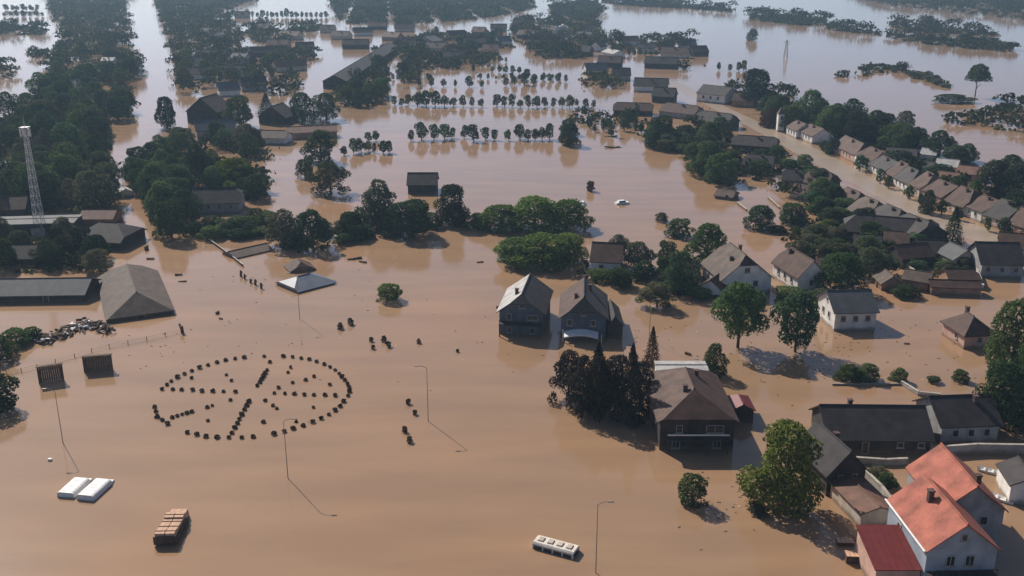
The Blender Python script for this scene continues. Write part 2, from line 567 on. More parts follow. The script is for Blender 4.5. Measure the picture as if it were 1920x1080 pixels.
# --- the two houses in the middle of the flood
h1 = house('two storey house with pale left roof slope and dark balcony front', (-2.4, 180.4), (5.8, 179.2), 13.2, 4.9, 3.0, 'y', (.45, 0), .55, 'wall_navy', 'roof_dark', 'roof_pale',  # left slope gets a paler roof colour: sunlight painted into it
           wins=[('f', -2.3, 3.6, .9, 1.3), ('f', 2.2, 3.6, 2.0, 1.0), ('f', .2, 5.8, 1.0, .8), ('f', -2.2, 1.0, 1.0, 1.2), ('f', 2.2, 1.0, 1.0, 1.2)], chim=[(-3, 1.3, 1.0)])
b = MB()
b.box((0, -6.6 - .75, 2.45), (8.1, 1.5, .18)).box((0, -6.6 - 1.45, 3.3), (8.1, .07, .09))
for k in range(15): b.box((-3.95 + k * .564, -6.6 - 1.45, 2.9), (.05, .05, .75))
for k in (-3.9, 0, 3.9): b.box((k, -6.6 - 1.4, .9), (.2, .2, 3.0))
b.build('balcony', M['wall_dark'], h1)
h2 = house('dark roofed house with white awning beside the two storey house', (9.2, 178.2), (17.6, 177.6), 13.5, 4.4, 3.2, 'y', (.6, 0), .5, 'wall_navy', 'roof_dark', 'roof_brown',
           wins=[('f', -2.6, 3.2, 1.0, 1.2), ('f', 1.8, 3.2, 1.0, 1.2), ('f', 0, 5.0, .9, .8)], chim=[(2, -1.2, 1.1), (-2, 1.5, .8)])
b = MB()
n0 = 9
for k in range(n0):
    t0, t1 = k / n0, (k + 1) / n0
    z0_, z1_ = 1.5 + .55 * math.sin(math.pi * t0), 1.5 + .55 * math.sin(math.pi * t1)
    b.face([(-3.6 + 6.4 * t0, -7.0, z0_), (-3.6 + 6.4 * t1, -7.0, z1_), (-3.6 + 6.4 * t1, -8.7, z1_ - .55), (-3.6 + 6.4 * t0, -8.7, z0_ - .55)])
    b.face([(-3.6 + 6.4 * t0, -8.7, z0_ - .55), (-3.6 + 6.4 * t1, -8.7, z1_ - .55), (-3.6 + 6.4 * t1, -8.7, z1_ - .8), (-3.6 + 6.4 * t0, -8.7, z0_ - .8)])
b.build('awning', M['white'], h2)
b = MB()
b.box((-3.8, -8.6, .6), (.14, .14, 3.6)).box((3.4, -8.6, .4), (.14, .14, 2.4))
b.build('awning_post', M['white'], h2)
house('dark side shed against the dark roofed house with the awning', (17.9, 178.0), (20.8, 178.0), 10, 2.8, 1.4, 'y', (.5, 0), .3, 'wall_dark', 'roof_dark', cat='shed', name='shed')
A, B = g(1108, 512), g(1162, 515)
house('brown roofed house with bright white end wall behind the middle houses', A, B, 9, 3.0, 3.0, 'x', (0, 0), .4, 'wall_white', 'roof_brown', wins=[('f', -1, 1.6, 1, 1.1), ('r', 0, 1.8, 1, 1.1)])
# --- white house with grey roof and its neighbours
house('white gabled house with plain slate grey roof casting a dark shadow', g(1563, 621), g(1640, 619), 9.0, 4.0, 2.7, 'x', (0, 0), .45, 'wall_white', 'roof_slate', None,
      wins=[('f', -2.4, 2.5, 1.0, 1.1), ('f', 0, 2.5, 1.0, 1.1), ('f', 2.4, 2.5, 1.0, 1.1), ('l', -1.5, 2.4, 1.0, 1.2), ('l', 1.5, 2.4, 1.0, 1.2), ('l', 0, 5.0, .8, .8)], chim=[(2, .8, .9)])
A = g(1352, 553); B = g(1444, 548)
house('large brown gabled house with white side wall behind two leafy trees', A, B, 12, 3.6, 4.6, 'y', (.35, .3), .5, 'wall_white', 'roof_brown', 'roof_grey',
      wins=[('f', -2, 2.2, 1.1, 1.3), ('f', 2, 2.2, 1.1, 1.3), ('f', 0, 5.2, 1.2, 1.1), ('l', 2, 2, 1, 1.2)], chim=[(2, -1.3, 1.2), (-2, 2.2, .8)])
A = g(1312, 553); B = g(1350, 560)
house('low white walled annex on the side of the large brown gabled house', A, B, 9, 2.2, 1.6, 'y', (0, 0), .3, 'wall_white', 'roof_brown', cat='annex', name='annex')
A = g(1494, 549); B = g(1545, 545)
house('brown tiled house showing a long bright white wall to the sun', A, B, 11.5, 3.6, 3.4, 'y', (0, .5), .4, 'wall_white', 'roof_brown', None,
      wins=[('l', -3, 2.1, .9, 1.2), ('l', 0, 2.1, .9, 1.2), ('l', 3, 2.1, .9, 1.2), ('f', 0, 2.1, 1, 1.2)], chim=[(3, .8, 1.0)])
A = g(1806, 655); B = g(1862, 652)
house('small brick house with brown hipped roof and chimney near the tall dark trees', A, B, 7.5, 3.0, 2.3, 'y', (1, 1), .5, 'wall_pink', 'roof_brown', None,
      wins=[('l', -1, 1.7, .9, 1.1), ('f', 0, 1.7, 1, 1.1)], chim=[(2.2, -.6, 1.1)])
A = g(1838, 520); B = g(1915, 522)
house('dark roofed house with grey front wall at right above the yard', A, B, 10, 3.4, 3.4, 'x', (0, 0), .5, 'wall_grey', 'roof_dark', None,
      wins=[('f', -3, 1.9, 1, 1.2), ('f', 0, 1.9, 1, 1.2), ('f', 3, 1.9, 1, 1.2)])
A = g(1668, 480); B = g(1745, 520)
house('low ruined outbuilding with grey roof beside the flooded yard', g(1690, 540), g(1738, 548), 6, 2.2, 1.3, 'x', (0, 0), .3, 'wall_brick', 'roof_grey', cat='outbuilding', name='outbuilding')
house('narrow shed with dark brown roof along the yard wall', g(1745, 553), g(1838, 556), 4.0, 1.9, .9, 'x', (0, 0), .3, 'wall_brick', 'roof_brown', cat='shed', name='shed')
house('grey gabled shed with white rake edges in the yard', g(1785, 505), g(1832, 502), 6.5, 2.4, 2.0, 'y', (0, 0), .3, 'wall_cream', 'roof_slate', cat='shed', name='shed')
house('dark maroon roofed house beside the grey gabled shed', g(1690, 505), g(1750, 500), 7.0, 2.6, 2.2, 'x', (0, 0), .3, 'wall_dark', 'roof_brown')
house('small brown hut with open front below the cream garden wall', g(1652, 545), g(1690, 545), 5, 1.8, 1.5, 'y', (0, 0), .4, 'wall_brick', 'roof_grey', cat='hut', name='hut')
house('dark barn with black roof on near side of the street', g(1585, 448), g(1645, 452), 9, 2.4, 3.0, 'x', (.6, .6), .5, 'wall_dark', 'roof_dark', cat='barn', name='barn')
house('long black roofed barn behind the yard trees', g(1640, 452), g(1755, 462), 9, 2.4, 3.0, 'x', (0, .4), .5, 'wall_dark', 'roof_dark', cat='barn', name='barn')
# --- left: works buildings, mast
house('long low shed with dark slate roof along the left frame edge', g(-40, 569), g(158, 566), 9.5, 1.8, 1.9, 'x', (0, 0), .5, 'wall_dark', 'roof_slate', None, cat='shed', name='shed', doors=[('f', 3, .8, 1.2, 1.8)])
house('big grey tiled barn with broad half hipped roof on the left', g(206, 604), g(322, 588), 28, 1.0, 2.9, 'y', (.95, .5), .7, 'wall_dark', 'roof_grey', None, cat='barn', name='barn',
      doors=[('f', 0, .3, 1.6, 1.2)])
house('dark brown roofed house behind the big grey barn', g(150, 466), g(226, 470), 12, 2.2, 3.0, 'x', (.5, .7), .5, 'wall_dark', 'roof_dark')
house('rust brown roofed shed beside the water channel', g(150, 424), g(212, 424), 7, 2.0, 1.6, 'x', (0, 0), .3, 'wall_brick', 'roof_rust', cat='shed', name='shed')
house('flat pale roofed works building at the foot of the mast', g(-60, 446), g(140, 440), 8, 3.2, .25, 'x', (0, 0), .3, 'wall_dark', 'roof_slate', cat='building', name='works_building')
house('dark roofed shed in the shaded yard left of the barn', g(20, 500), g(110, 498), 8, 2.0, 2.2, 'x', (0, 0), .4, 'wall_dark', 'roof_dark', cat='shed', name='shed')
house('maroon roofed house beyond the mast at the left frame edge', g(-30, 412), g(48, 408), 9, 2.6, 2.6, 'x', (0, 0), .4, 'wall_dark', 'roof_brown')
house('long tan walled house with sandy roof among trees left of the mast', g(-40, 326), g(118, 322), 8, 2.6, .9, 'x', (0, 0), .4, 'wall_cream', 'roof_pale')
# --- half sunk buildings in the open water
house('half sunk house with pale blue sheet roof just above the flood', g(560, 550), g(628, 532), 8.5, .45, 1.7, 'x', (.7, .9), .3, 'wall_white', 'roof_blue')
house('brown roofed shed sunk to its eaves behind the pale blue roof', g(545, 512), g(590, 506), 5, .4, 1.5, 'y', (.5, .5), .3, 'wall_brick', 'roof_brown', cat='shed', name='shed')
house('collapsed grey sheet roof lying almost level with the water', g(442, 486), g(512, 470), 6, .3, .9, 'x', (0, 0), .2, 'wall_grey', 'roof_grey', cat='shed', name='shed')
house('dark boarded house standing alone in the middle of the flood', g(765, 364), g(818, 364), 8, 3.0, 2.6, 'x', (0, 0), .4, 'wall_dark', 'roof_dark')
house('grey house with mauve front wall and dark roof under the leafy belt', g(362, 402), g(450, 400), 9, 3.2, 3.0, 'x', (0, .4), .4, 'wall_grey', 'roof_dark', wins=[('f', -2, 2, 1, 1.2), ('f', 1, 2, 1, 1.2), ('f', 4, 2, 1, 1.2)])
house('tall dark gabled house beside the canal bend', g(352, 230), g(408, 232), 14, 5.0, 5.5, 'y', (0, 0), .5, 'wall_dark', 'roof_brown')
house('long dark slate house below the tall gabled house', g(370, 262), g(442, 258), 9, 3.4, 3.2, 'x', (0, 0), .4, 'wall_grey', 'roof_slate')
house('dark house with pale rake edges between two round trees', g(486, 232), g(536, 234), 11, 3.2, 4.2, 'y', (0, 0), .6, 'wall_dark', 'roof_dark')
house('long house with salmon pink roof edge left of the orchard', g(540, 262), g(632, 258), 8, 2.6, 1.6, 'x', (0, 0), .4, 'wall_brick', 'roof_rust')
house('low grey roofed house with white door posts left of orchard', g(455, 270), g(535, 272), 8, 2.6, 2.0, 'x', (0, .4), .4, 'wall_white', 'roof_grey')
house('small sheet roofed shed at the near bend of the canal', g(222, 372), g(252, 368), 9, 1.4, 1.2, 'y', (0, 0), .3, 'wall_white', 'roof_pale', cat='shed', name='shed')

# --- the street: row on its far side (street fronts catch the sun side on) and dark roofs on its near side
rnd0 = random.Random(9)
row = [((1474, 252), (1492, 260), 8, 3.2, 2.6, 'wall_white', 'roof_brown'), ((1494, 258), (1522, 270), 8, 3.0, 2.8, 'wall_white', 'roof_brown'),
       ((1562, 287), (1600, 306), 9, 3.0, 3.2, 'wall_pink', 'roof_umber'), ((1601, 307), (1629, 321), 9, 3.0, 3.0, 'wall_white', 'roof_brown'),
       ((1630, 323), (1657, 337), 9, 3.0, 3.3, 'wall_white', 'roof_dark'), ((1659, 339), (1673, 346), 8, 2.8, 3.2, 'wall_brick', 'roof_brown'),
       ((1674, 348), (1699, 361), 9, 3.0, 2.8, 'wall_white', 'roof_dark'), ((1702, 363), (1722, 373), 9, 3.0, 3.0, 'wall_cream', 'roof_umber'),
       ((1728, 376), (1762, 391), 10, 3.0, 3.4, 'wall_brick', 'roof_brown'), ((1768, 393), (1802, 406), 10, 3.0, 3.4, 'wall_cream', 'roof_brown'),
       ((1805, 405), (1838, 418), 10, 3.2, 3.2, 'wall_white', 'roof_umber'), ((1842, 420), (1880, 432), 10, 3.0, 3.2, 'wall_cream', 'roof_dark'),
       ((1884, 432), (1926, 446), 10, 2.6, 3.0, 'wall_brick', 'roof_brown')]
cn = {'wall_white': 'white', 'wall_pink': 'pink', 'wall_brick': 'brick', 'wall_cream': 'cream', 'roof_grey': 'grey', 'roof_dark': 'dark', 'roof_brown': 'brown', 'roof_umber': 'umber', 'roof_slate': 'slate'}
for i, (a, b_, dp, ev, rs, wl, rf) in enumerate(row):
    A, B = g(*a), g(*b_)
    Ln = (B - A).length
    rs *= rnd0.uniform(.75, 1.2); ev *= rnd0.uniform(.88, 1.12); dp *= rnd0.uniform(.85, 1.2)
    hp = rnd0.choice([(0, 0), (0, 0), (.5, 0), (0, .6)])
    ws = [('f', (k - (int(Ln // 3) - 1) / 2) * 2.6, 1.9, .9, 1.1) for k in range(int(Ln // 3))]
    house('%s walled %s roofed house, %s from the far end of the street row' % (cn[wl], cn[rf], nth(i + 1)), A, B, dp, ev, rs, 'x', hp, .3, wl, rf, None, wins=ws,
          chim=[(0, -1, .9)], group='houses along the far side of the street')
left = [((1466, 352), (1502, 354), 8, 2.6, 2.6, 'roof_dark', 'x'), ((1502, 354), (1546, 362), 9, 2.4, 3.0, 'roof_brown', 'x'), ((1554, 390), (1586, 404), 9, 2.6, 3.4, 'roof_brown', 'x'),
        ((1588, 408), (1618, 422), 9, 2.6, 3.4, 'roof_grey', 'x'), ((1622, 424), (1658, 440), 10, 2.6, 3.4, 'roof_dark', 'x'), ((1662, 442), (1710, 462), 10, 2.6, 3.2, 'roof_dark', 'x'),
        ((1392, 322), (1446, 326), 9, 2.4, 2.8, 'roof_dark', 'x'), ((1372, 282), (1452, 288), 9, 2.4, 2.6, 'roof_dark', 'x'), ((1300, 236), (1362, 244), 10, 2.6, 3.2, 'roof_dark', 'x'),
        ((1236, 218), (1300, 226), 9, 2.6, 3.0, 'roof_brown', 'x'), ((1150, 216), (1222, 218), 9, 2.4, 2.6, 'roof_brown', 'x')]
for i, (a, b_, dp, ev, rs, rf, ax) in enumerate(left):
    house('low house with %s roof on the near side of street, %s listed towards the orchard' % (cn[rf], nth(i + 1)), g(*a), g(*b_), dp, ev, rs, ax, (.3, .3), .4,
          'wall_dark' if i % 3 else 'wall_grey', rf, None, chim=[(1, -1, .8)], group='dark roofed houses on the near side of the street')
# little white belfry and the white house at the top of the street
bl = tag(empty('belfry', g(1462, 246)), 'small white belfry with pointed gable at the top of the street', 'belfry')
MB().box((0, 0, 3.2), (2.6, 2.6, 7.6)).build('wall', M['wall_white'], bl)
b = MB()
for k in range(4):
    a0, a1 = math.pi / 4 + k * math.pi / 2, math.pi / 4 + (k + 1) * math.pi / 2
    b.face([(2.1 * math.cos(a0), 2.1 * math.sin(a0), 6.95), (2.1 * math.cos(a1), 2.1 * math.sin(a1), 6.95), (0, 0, 9.8)])
b.build('roof', M['roof_grey'], bl)
add_opening(bl, 'f', 0, 5.6, .9, 1.4, 2.6, 2.6)
add_opening(bl, 'f', 0, 2.6, .9, 1.4, 2.6, 2.6)
house('white two part house with dark roof where the street begins', g(1306, 190), g(1358, 196), 11, 4.2, 3.2, 'x', (0, 0), .4, 'wall_white', 'roof_dark', wins=[('f', -4, 2.5, 1.2, 1.4), ('f', 0, 2.5, 1.2, 1.4), ('f', 4, 2.5, 1.2, 1.4)])
house('brown brick house under the great dark tree by the street', g(1372, 200), g(1412, 202), 9, 3, 3, 'x', (0, 0), .4, 'wall_brick', 'roof_brown')
# sheds behind the street row
back = [((1660, 300), (1716, 304), 8, 'roof_dark', 'wall_dark'), ((1690, 322), (1740, 330), 8, 'roof_dark', 'wall_dark'), ((1724, 300), (1752, 303), 7, 'roof_pale', 'wall_white'),
        ((1752, 322), (1792, 326), 8, 'roof_pale', 'wall_pink'), ((1790, 336), (1838, 342), 9, 'roof_rust', 'wall_pink'), ((1742, 346), (1790, 352), 8, 'roof_rust', 'wall_cream'),
        ((1800, 372), (1846, 380), 9, 'roof_brown', 'wall_brick'), ((1600, 262), (1650, 268), 9, 'roof_dark', 'wall_dark')]
cn['roof_umber'] = 'umber'
cn.update({'roof_pale': 'pale', 'roof_rust': 'rusty', 'wall_dark': 'dark', 'wall_grey': 'grey'})
for i, (a, b_, dp, rf, wl) in enumerate(back):
    house('%s roofed yard shed with %s walls behind street row, %s along' % (cn[rf], cn[wl], nth(i + 1)), g(*a), g(*b_), dp, 2.2, 1.6, 'x', (0, 0), .3, wl, rf, cat='shed', name='shed', group='yard sheds behind the street row')
yard = [((1600, 478), (1648, 482), 7, 2.2, 2.2, 'roof_dark', 'wall_brick'), ((1656, 470), (1700, 474), 7, 2.2, 2.0, 'roof_umber', 'wall_cream'), ((1722, 490), (1772, 492), 7, 2.2, 2.2, 'roof_dark', 'wall_dark'),
        ((1480, 372), (1516, 378), 7, 2.0, 2.0, 'roof_brown', 'wall_cream'), ((1340, 372), (1372, 376), 6, 1.0, 1.4, 'roof_grey', 'wall_brick'), ((1530, 520), (1572, 524), 7, 1.8, 2.0, 'roof_umber', 'wall_white'),
        ((1252, 528), (1300, 534), 7, 2.0, 2.2, 'roof_brown', 'wall_white'), ((1780, 540), (1836, 540), 6, 1.8, 1.6, 'roof_umber', 'wall_brick'), ((1870, 480), (1925, 486), 8, 2.4, 2.6, 'roof_umber', 'wall_cream')]
for i, (a, b_, dp, ev, rs, rf, wl) in enumerate(sorted(yard)):
    house('%s roofed garden shed with %s walls, %s from left around the flooded gardens' % (cn[rf], cn[wl], nth(i + 1)), g(*a), g(*b_), dp, ev, rs, 'x', (0, .4 * (i % 2)), .35, wl, rf, cat='shed', name='shed', group='sheds of the flooded gardens',
          doors=[('f', 1, .8, .9, 1.6)])
# far village along the road to the top
far = [((1150, 152), (1182, 152), 'roof_dark', 'wall_grey', 'x'), ((1100, 142), (1140, 141), 'roof_slate', 'wall_white', 'x'), ((1188, 172), (1250, 174), 'roof_dark', 'wall_white', 'x'),
       ((1208, 128), (1268, 130), 'roof_dark', 'wall_dark', 'x'), ((1238, 108), (1286, 110), 'roof_brown', 'wall_cream', 'x'), ((1222, 192), (1262, 194), 'roof_dark', 'wall_dark', 'x'),
       ((1106, 96), (1126, 97), 'roof_brown', 'wall_white', 'y'), ((1060, 104), (1104, 106), 'roof_dark', 'wall_dark', 'x'), ((1128, 106), (1150, 110), 'roof_pale', 'wall_white', 'x'),
       ((962, 50), (1000, 50), 'roof_brown', 'wall_grey', 'x'), ((1010, 62), (1040, 64), 'roof_dark', 'wall_white', 'x'), ((1048, 58), (1064, 58), 'roof_pale', 'wall_white', 'y'),
       ((968, 72), (1004, 74), 'roof_brown', 'wall_dark', 'x'), ((780, 84), (812, 86), 'roof_slate', 'wall_grey', 'y'), ((808, 62), (822, 62), 'roof_pale', 'wall_white', 'y'),
       ((870, 88), (910, 88), 'roof_brown', 'wall_dark', 'x'), ((740, 60), (776, 60), 'roof_brown', 'wall_cream', 'x'), ((690, 56), (724, 56), 'roof_rust', 'wall_dark', 'x'),
       ((642, 92), (690, 92), 'roof_brown', 'wall_dark', 'x'), ((372, 68), (420, 70), 'roof_brown', 'wall_grey', 'x'), ((372, 44), (418, 44), 'roof_pale', 'wall_white', 'x'),
       ((330, 20), (350, 20), 'roof_pale', 'wall_white', 'x'), ((368, 22), (380, 22), 'roof_pale', 'wall_white', 'y'), ((404, 72), (416, 72), 'roof_pale', 'wall_white', 'y'),
       ((366, 112), (424, 112), 'roof_brown', 'wall_dark', 'x'), ((388, 94), (400, 94), 'roof_pale', 'wall_white', 'x'), ((430, 120), (456, 122), 'roof_slate', 'wall_grey', 'x'),
       ((190, 124), (212, 124), 'roof_pale', 'wall_white', 'x'), ((150, 100), (196, 102), 'roof_dark', 'wall_dark', 'x'), ((412, 182), (450, 180), 'roof_slate', 'wall_white', 'x'),
       ((454, 172), (500, 170), 'roof_dark', 'wall_grey', 'x'), ((520, 136), (576, 132), 'roof_rust', 'wall_cream', 'x'), ((920, 60), (950, 60), 'roof_brown', 'wall_grey', 'x'),
       ((832, 116), (862, 116), 'roof_grey', 'wall_dark', 'x')]
rn2 = random.Random(21)
for (x, y) in [(480, 60), (522, 74), (556, 98), (600, 62), (664, 68), (716, 76), (756, 90), (796, 98), (842, 74), (884, 66), (904, 102), (936, 86), (986, 92), (1032, 84), (1078, 76), (1092, 62), (1162, 86), (1194, 100), (1272, 94), (1300, 106),
               (150, 64), (196, 78), (176, 152), (118, 176), (84, 214), (330, 128), (352, 150), (472, 108), (318, 62), (408, 146), (440, 34), (30, 224), (150, 214), (500, 92), (620, 74), (860, 110), (1120, 126)]:
    w_ = rn2.uniform(9, 16) * (y + 100) / 74
    far.append(((x, y), (x + w_, y + rn2.uniform(-1.5, 1.5)), rn2.choice(['roof_brown', 'roof_dark', 'roof_umber', 'roof_rust', 'roof_slate']), rn2.choice(['wall_white', 'wall_cream', 'wall_dark', 'wall_brick']), 'x'))
for i, (a, b_, rf, wl, ax) in enumerate(sorted(far)):
    A, B = g(*a), g(*b_)
    house('far %s roofed house with %s walls, %s village house from the left' % (cn[rf], cn[wl], nth(i + 1)), A, B, 9 if ax == 'x' else 12, 3.2, 3.4 if rf != 'roof_pale' else 1.8, ax, (0, 0), .4, wl, rf,
          chim=[(0, -1, .8)], group='far village houses among the trees')
# long dark hall at the wood's edge beside the bright water
house('very long dark hall with low roof beside the bright water wedge', g(714, 98), g(606, 166), 12, 4, 3.0, 'x', (0, 0), .5, 'wall_dark', 'roof_dark', cat='hall', name='hall')

# ------------------------------------------------------------------ vegetation
def quads_mesh(name, P, Nn, S, rng, asp=.7, mats=()):
    n = len(P)
    r = rng.normal(size=(n, 3))
    T = np.cross(Nn, r); T /= np.linalg.norm(T, axis=1)[:, None] + 1e-9
    B = np.cross(Nn, T)
    S = S[:, None]
    V = np.stack([P - T * S, P - B * S * asp, P + T * S, P + B * S * asp], 1).reshape(-1, 3)
    me = bpy.data.meshes.new(name)
    me.vertices.add(4 * n); me.loops.add(4 * n); me.polygons.add(n)
    me.vertices.foreach_set('co', V.astype(np.float32).ravel())
    me.loops.foreach_set('vertex_index', np.arange(4 * n, dtype=np.int32))
    me.polygons.foreach_set('loop_start', np.arange(0, 4 * n, 4, dtype=np.int32))
    for m in mats: me.materials.append(m)
    me.update(calc_edges=True)
    return me


def unit(v): return v / (np.linalg.norm(v, axis=-1, keepdims=True) + 1e-9)


def crown_points(seed, n, z0=.2, lobes=13, leaf=.03, rl=(.15, .27), dome=True):
    """leaf sprays on the shells of many overlapping clumps; dome crowns reach down to z0 with full skirts"""
    rng = np.random.default_rng(seed)
    rad = rng.uniform(*rl, lobes)
    u = rng.random(lobes) ** .85
    zz = z0 + (1 - z0) * u
    t = np.clip((u - .35) / .65, 0, 1)
    env = .5 * np.sqrt(1 - t ** 2) * (1.0 if dome else .55 + .45 * np.clip(u / .35, 0, 1))
    env *= rng.uniform(.68, 1.18, lobes)
    th = np.arange(lobes) * 2.39996 + rng.uniform(-.6, .6, lobes)
    rr = np.maximum(env - rad * .85, 0) * rng.uniform(.55, 1.0, lobes) ** .5
    C = np.stack([np.cos(th) * rr, np.sin(th) * rr, np.clip(zz, z0 + rad * .35, 1 - rad * .9)], 1)
    C = np.concatenate([C, [[0, 0, z0 + (1 - z0) * .42], [.03, -.02, z0 + (1 - z0) * .66]]])
    rad = np.concatenate([rad, [.3, .24]])
    lobes += 2
    w = rad ** 2
    pick = rng.choice(lobes, n * 4, p=w / w.sum())
    dd = unit(rng.normal(size=(n * 4, 3)))
    keep = (dd[:, 2] > -.35) | (rng.random(n * 4) < .4)
    pick, dd = pick[keep], dd[keep]
    P = C[pick] + dd * rad[pick][:, None] * rng.uniform(.74, 1.1, len(pick))[:, None]
    ok = P[:, 2] > z0 - .03
    for j in range(lobes):
        q = np.linalg.norm(P - C[j], axis=1) < rad[j] * .76
        ok &= ~(q & (pick != j)) | (rng.random(len(P)) < .08)
    P, dd = P[ok][:n], dd[ok][:n]
    Nn = unit(dd + .6 * rng.normal(size=dd.shape) + np.array([0, 0, .25]))
    S = leaf * rng.uniform(.5, 1.5, len(P))
    return P, Nn, S, rng


def trunk_mb(seed, top=.62, r=.028, limbs=5):
    rn = random.Random(seed)
    b = MB()
    p = [(0, 0, -.05), (rn.uniform(-.01, .01), rn.uniform(-.01, .01), .18), (rn.uniform(-.03, .03), rn.uniform(-.03, .03), top)]
    b.tube(p, [r * 1.25, r, r * .35], 6)
    for k in range(limbs):
        a = k * 2 * math.pi / limbs + rn.uniform(-.4, .4)
        z = rn.uniform(.2, .42)
        l = rn.uniform(.18, .32)
        b.tube([(0, 0, z), (math.cos(a) * l * .5, math.sin(a) * l * .5, z + l * .5), (math.cos(a) * l, math.sin(a) * l, z + l * .75)], [r * .5, r * .35, r * .12], 4)
    return b


CROWN, TRUNK = {}, {}
for k in range(5):
    P, Nn, S, rng = crown_points(10 + k, 7000, .0, 34, .021, (.09, .2))
    CROWN['round', k] = quads_mesh('crown', P, Nn, S, rng, mats=[M['leaf']])
    TRUNK['round', k] = trunk_mb(k).mesh('trunk'); TRUNK['round', k].materials.append(M['bark'])
for k in range(4):
    P, Nn, S, rng = crown_points(30 + k, 3600, .0, 26, .028, (.1, .22))
    CROWN['bush', k] = quads_mesh('foliage', P, Nn, S, rng, mats=[M['leaf']])
for k in range(4):     # tall ragged crowns with gaps
    P, Nn, S, rng = crown_points(50 + k, 5200, .03, 40, .021, (.07, .15))
    CROWN['ragged', k] = quads_mesh('crown', P, Nn, S, rng, mats=[M['leaf']])
    TRUNK['ragged', k] = trunk_mb(20 + k, .75, .024, 7).mesh('trunk'); TRUNK['ragged', k].materials.append(M['bark'])
for k in range(3):     # crowns carried clear of the water on a bare stem
    P, Nn, S, rng = crown_points(60 + k, 6500, .17, 34, .021, (.09, .19), False)
    CROWN['stem', k] = quads_mesh('crown', P, Nn, S, rng, mats=[M['leaf']])
    TRUNK['stem', k] = trunk_mb(40 + k, .7, .024, 7).mesh('trunk'); TRUNK['stem', k].materials.append(M['bark'])
for k in range(2):     # flat crown on a long bare stem
    P, Nn, S, rng = crown_points(66 + k, 5000, .55, 30, .021, (.08, .15))
    CROWN['flat', k] = quads_mesh('crown', P, Nn, S, rng, mats=[M['leaf']])
    TRUNK['flat', k] = trunk_mb(46 + k, .8, .02, 5).mesh('trunk'); TRUNK['flat', k].materials.append(M['bark'])
for k in range(3):     # spruces: tiers of drooping sprays
    rng = np.random.default_rng(70 + k)
    n = 4200
    z = rng.random(n) ** 1.35 * .93 + .05
    tier = np.floor(z * 11) / 11
    fr = (z - tier) * 11
    rad = .5 * (1 - z) ** .85 * (1.12 - .45 * fr) * rng.uniform(.35, 1.0, n) ** .5
    th = rng.random(n) * 2 * math.pi
    lump = 1 + .18 * np.sin(th * 7 + tier * 40)
    P = np.stack([np.cos(th) * rad * lump, np.sin(th) * rad * lump, z - rad * .12], 1)
    Nn = unit(np.stack([np.cos(th) * .5, np.sin(th) * .5, np.ones(n) * .7], 1) + .6 * rng.normal(size=(n, 3)))
    CROWN['spruce', k] = quads_mesh('crown', P, Nn, .024 * rng.uniform(.6, 1.5, n), rng, .45, mats=[M['leaf']])
    t = MB().tube([(0, 0, -.05), (0, 0, .95)], [.03, .006], 6)
    TRUNK['spruce', k] = t.mesh('trunk'); TRUNK['spruce', k].materials.append(M['bark'])
SAP = []
for k in range(5):      # small orchard, hedge, verge and garden trees: trunk and crown in one mesh, a few pixels each
    P, Nn, S, rng = crown_points(90 + k, 900, .12, 10, .048, (.15, .25), False)
    me = quads_mesh('small_tree', P, Nn, S, rng)
    tb = trunk_mb(k, .6, .03, 3)
    V = [tuple(v.co) for v in me.vertices]
    Fs = [list(p.vertices) for p in me.polygons]
    o = len(V)
    m2 = bpy.data.meshes.new('small_tree')
    m2.from_pydata(V + tb.v, [], Fs + [[o + i for i in f] for f in tb.f])
    m2.polygons.foreach_set('material_index', [0] * len(Fs) + [1] * len(tb.f))
    m2.materials.append(M['leaf']); m2.materials.append(M['bark'])
    bpy.data.meshes.remove(me)
    SAP.append(m2)

TINT = {'g': (.092, .138, .048), 'd': (.062, .096, .042), 'y': (.14, .18, .038), 'l': (.118, .175, .046), 'b': (.105, .110, .064), 'r': (.080, .045, .032), 'k': (.042, .058, .036), 'p': (.044, .038, .034)}
rnd = random.Random(5)


def vary(c, a=.3):
    f = 1 + rnd.uniform(-a, a)
    return (c[0] * f * rnd.uniform(.84, 1.14), c[1] * f, c[2] * f * rnd.uniform(.85, 1.2), 1)


LAB = set()


def ulabel(l):
    assert l not in LAB, l
    LAB.add(l)
    return l


def tree(pos, h, w, kind, tint, label, group=None, shape='round', name='tree'):
    k = rnd.randrange({'round': 5, 'ragged': 4, 'spruce': 3, 'stem': 3, 'flat': 2}[shape])
    root = empty(name, pos, rnd.uniform(0, 6.28))
    root.scale = (w, w, h)
    tag(root, label, 'tree', group)
    link('trunk', TRUNK[shape, k], root)
    c = link('crown', CROWN[shape, k], root)
    c.color = vary(TINT[tint])
    return root


def bush(pos, h, w, tint, label, group=None, cat='bush', name='bush', d=None):
    o = link(name, CROWN['bush', rnd.randrange(4)], None, None, (pos[0], pos[1], -.04 * h), rnd.uniform(0, 6.28))
    o.scale = (w, d or w, h)
    o.color = vary(TINT[tint])
    return tag(o, label, cat, group)


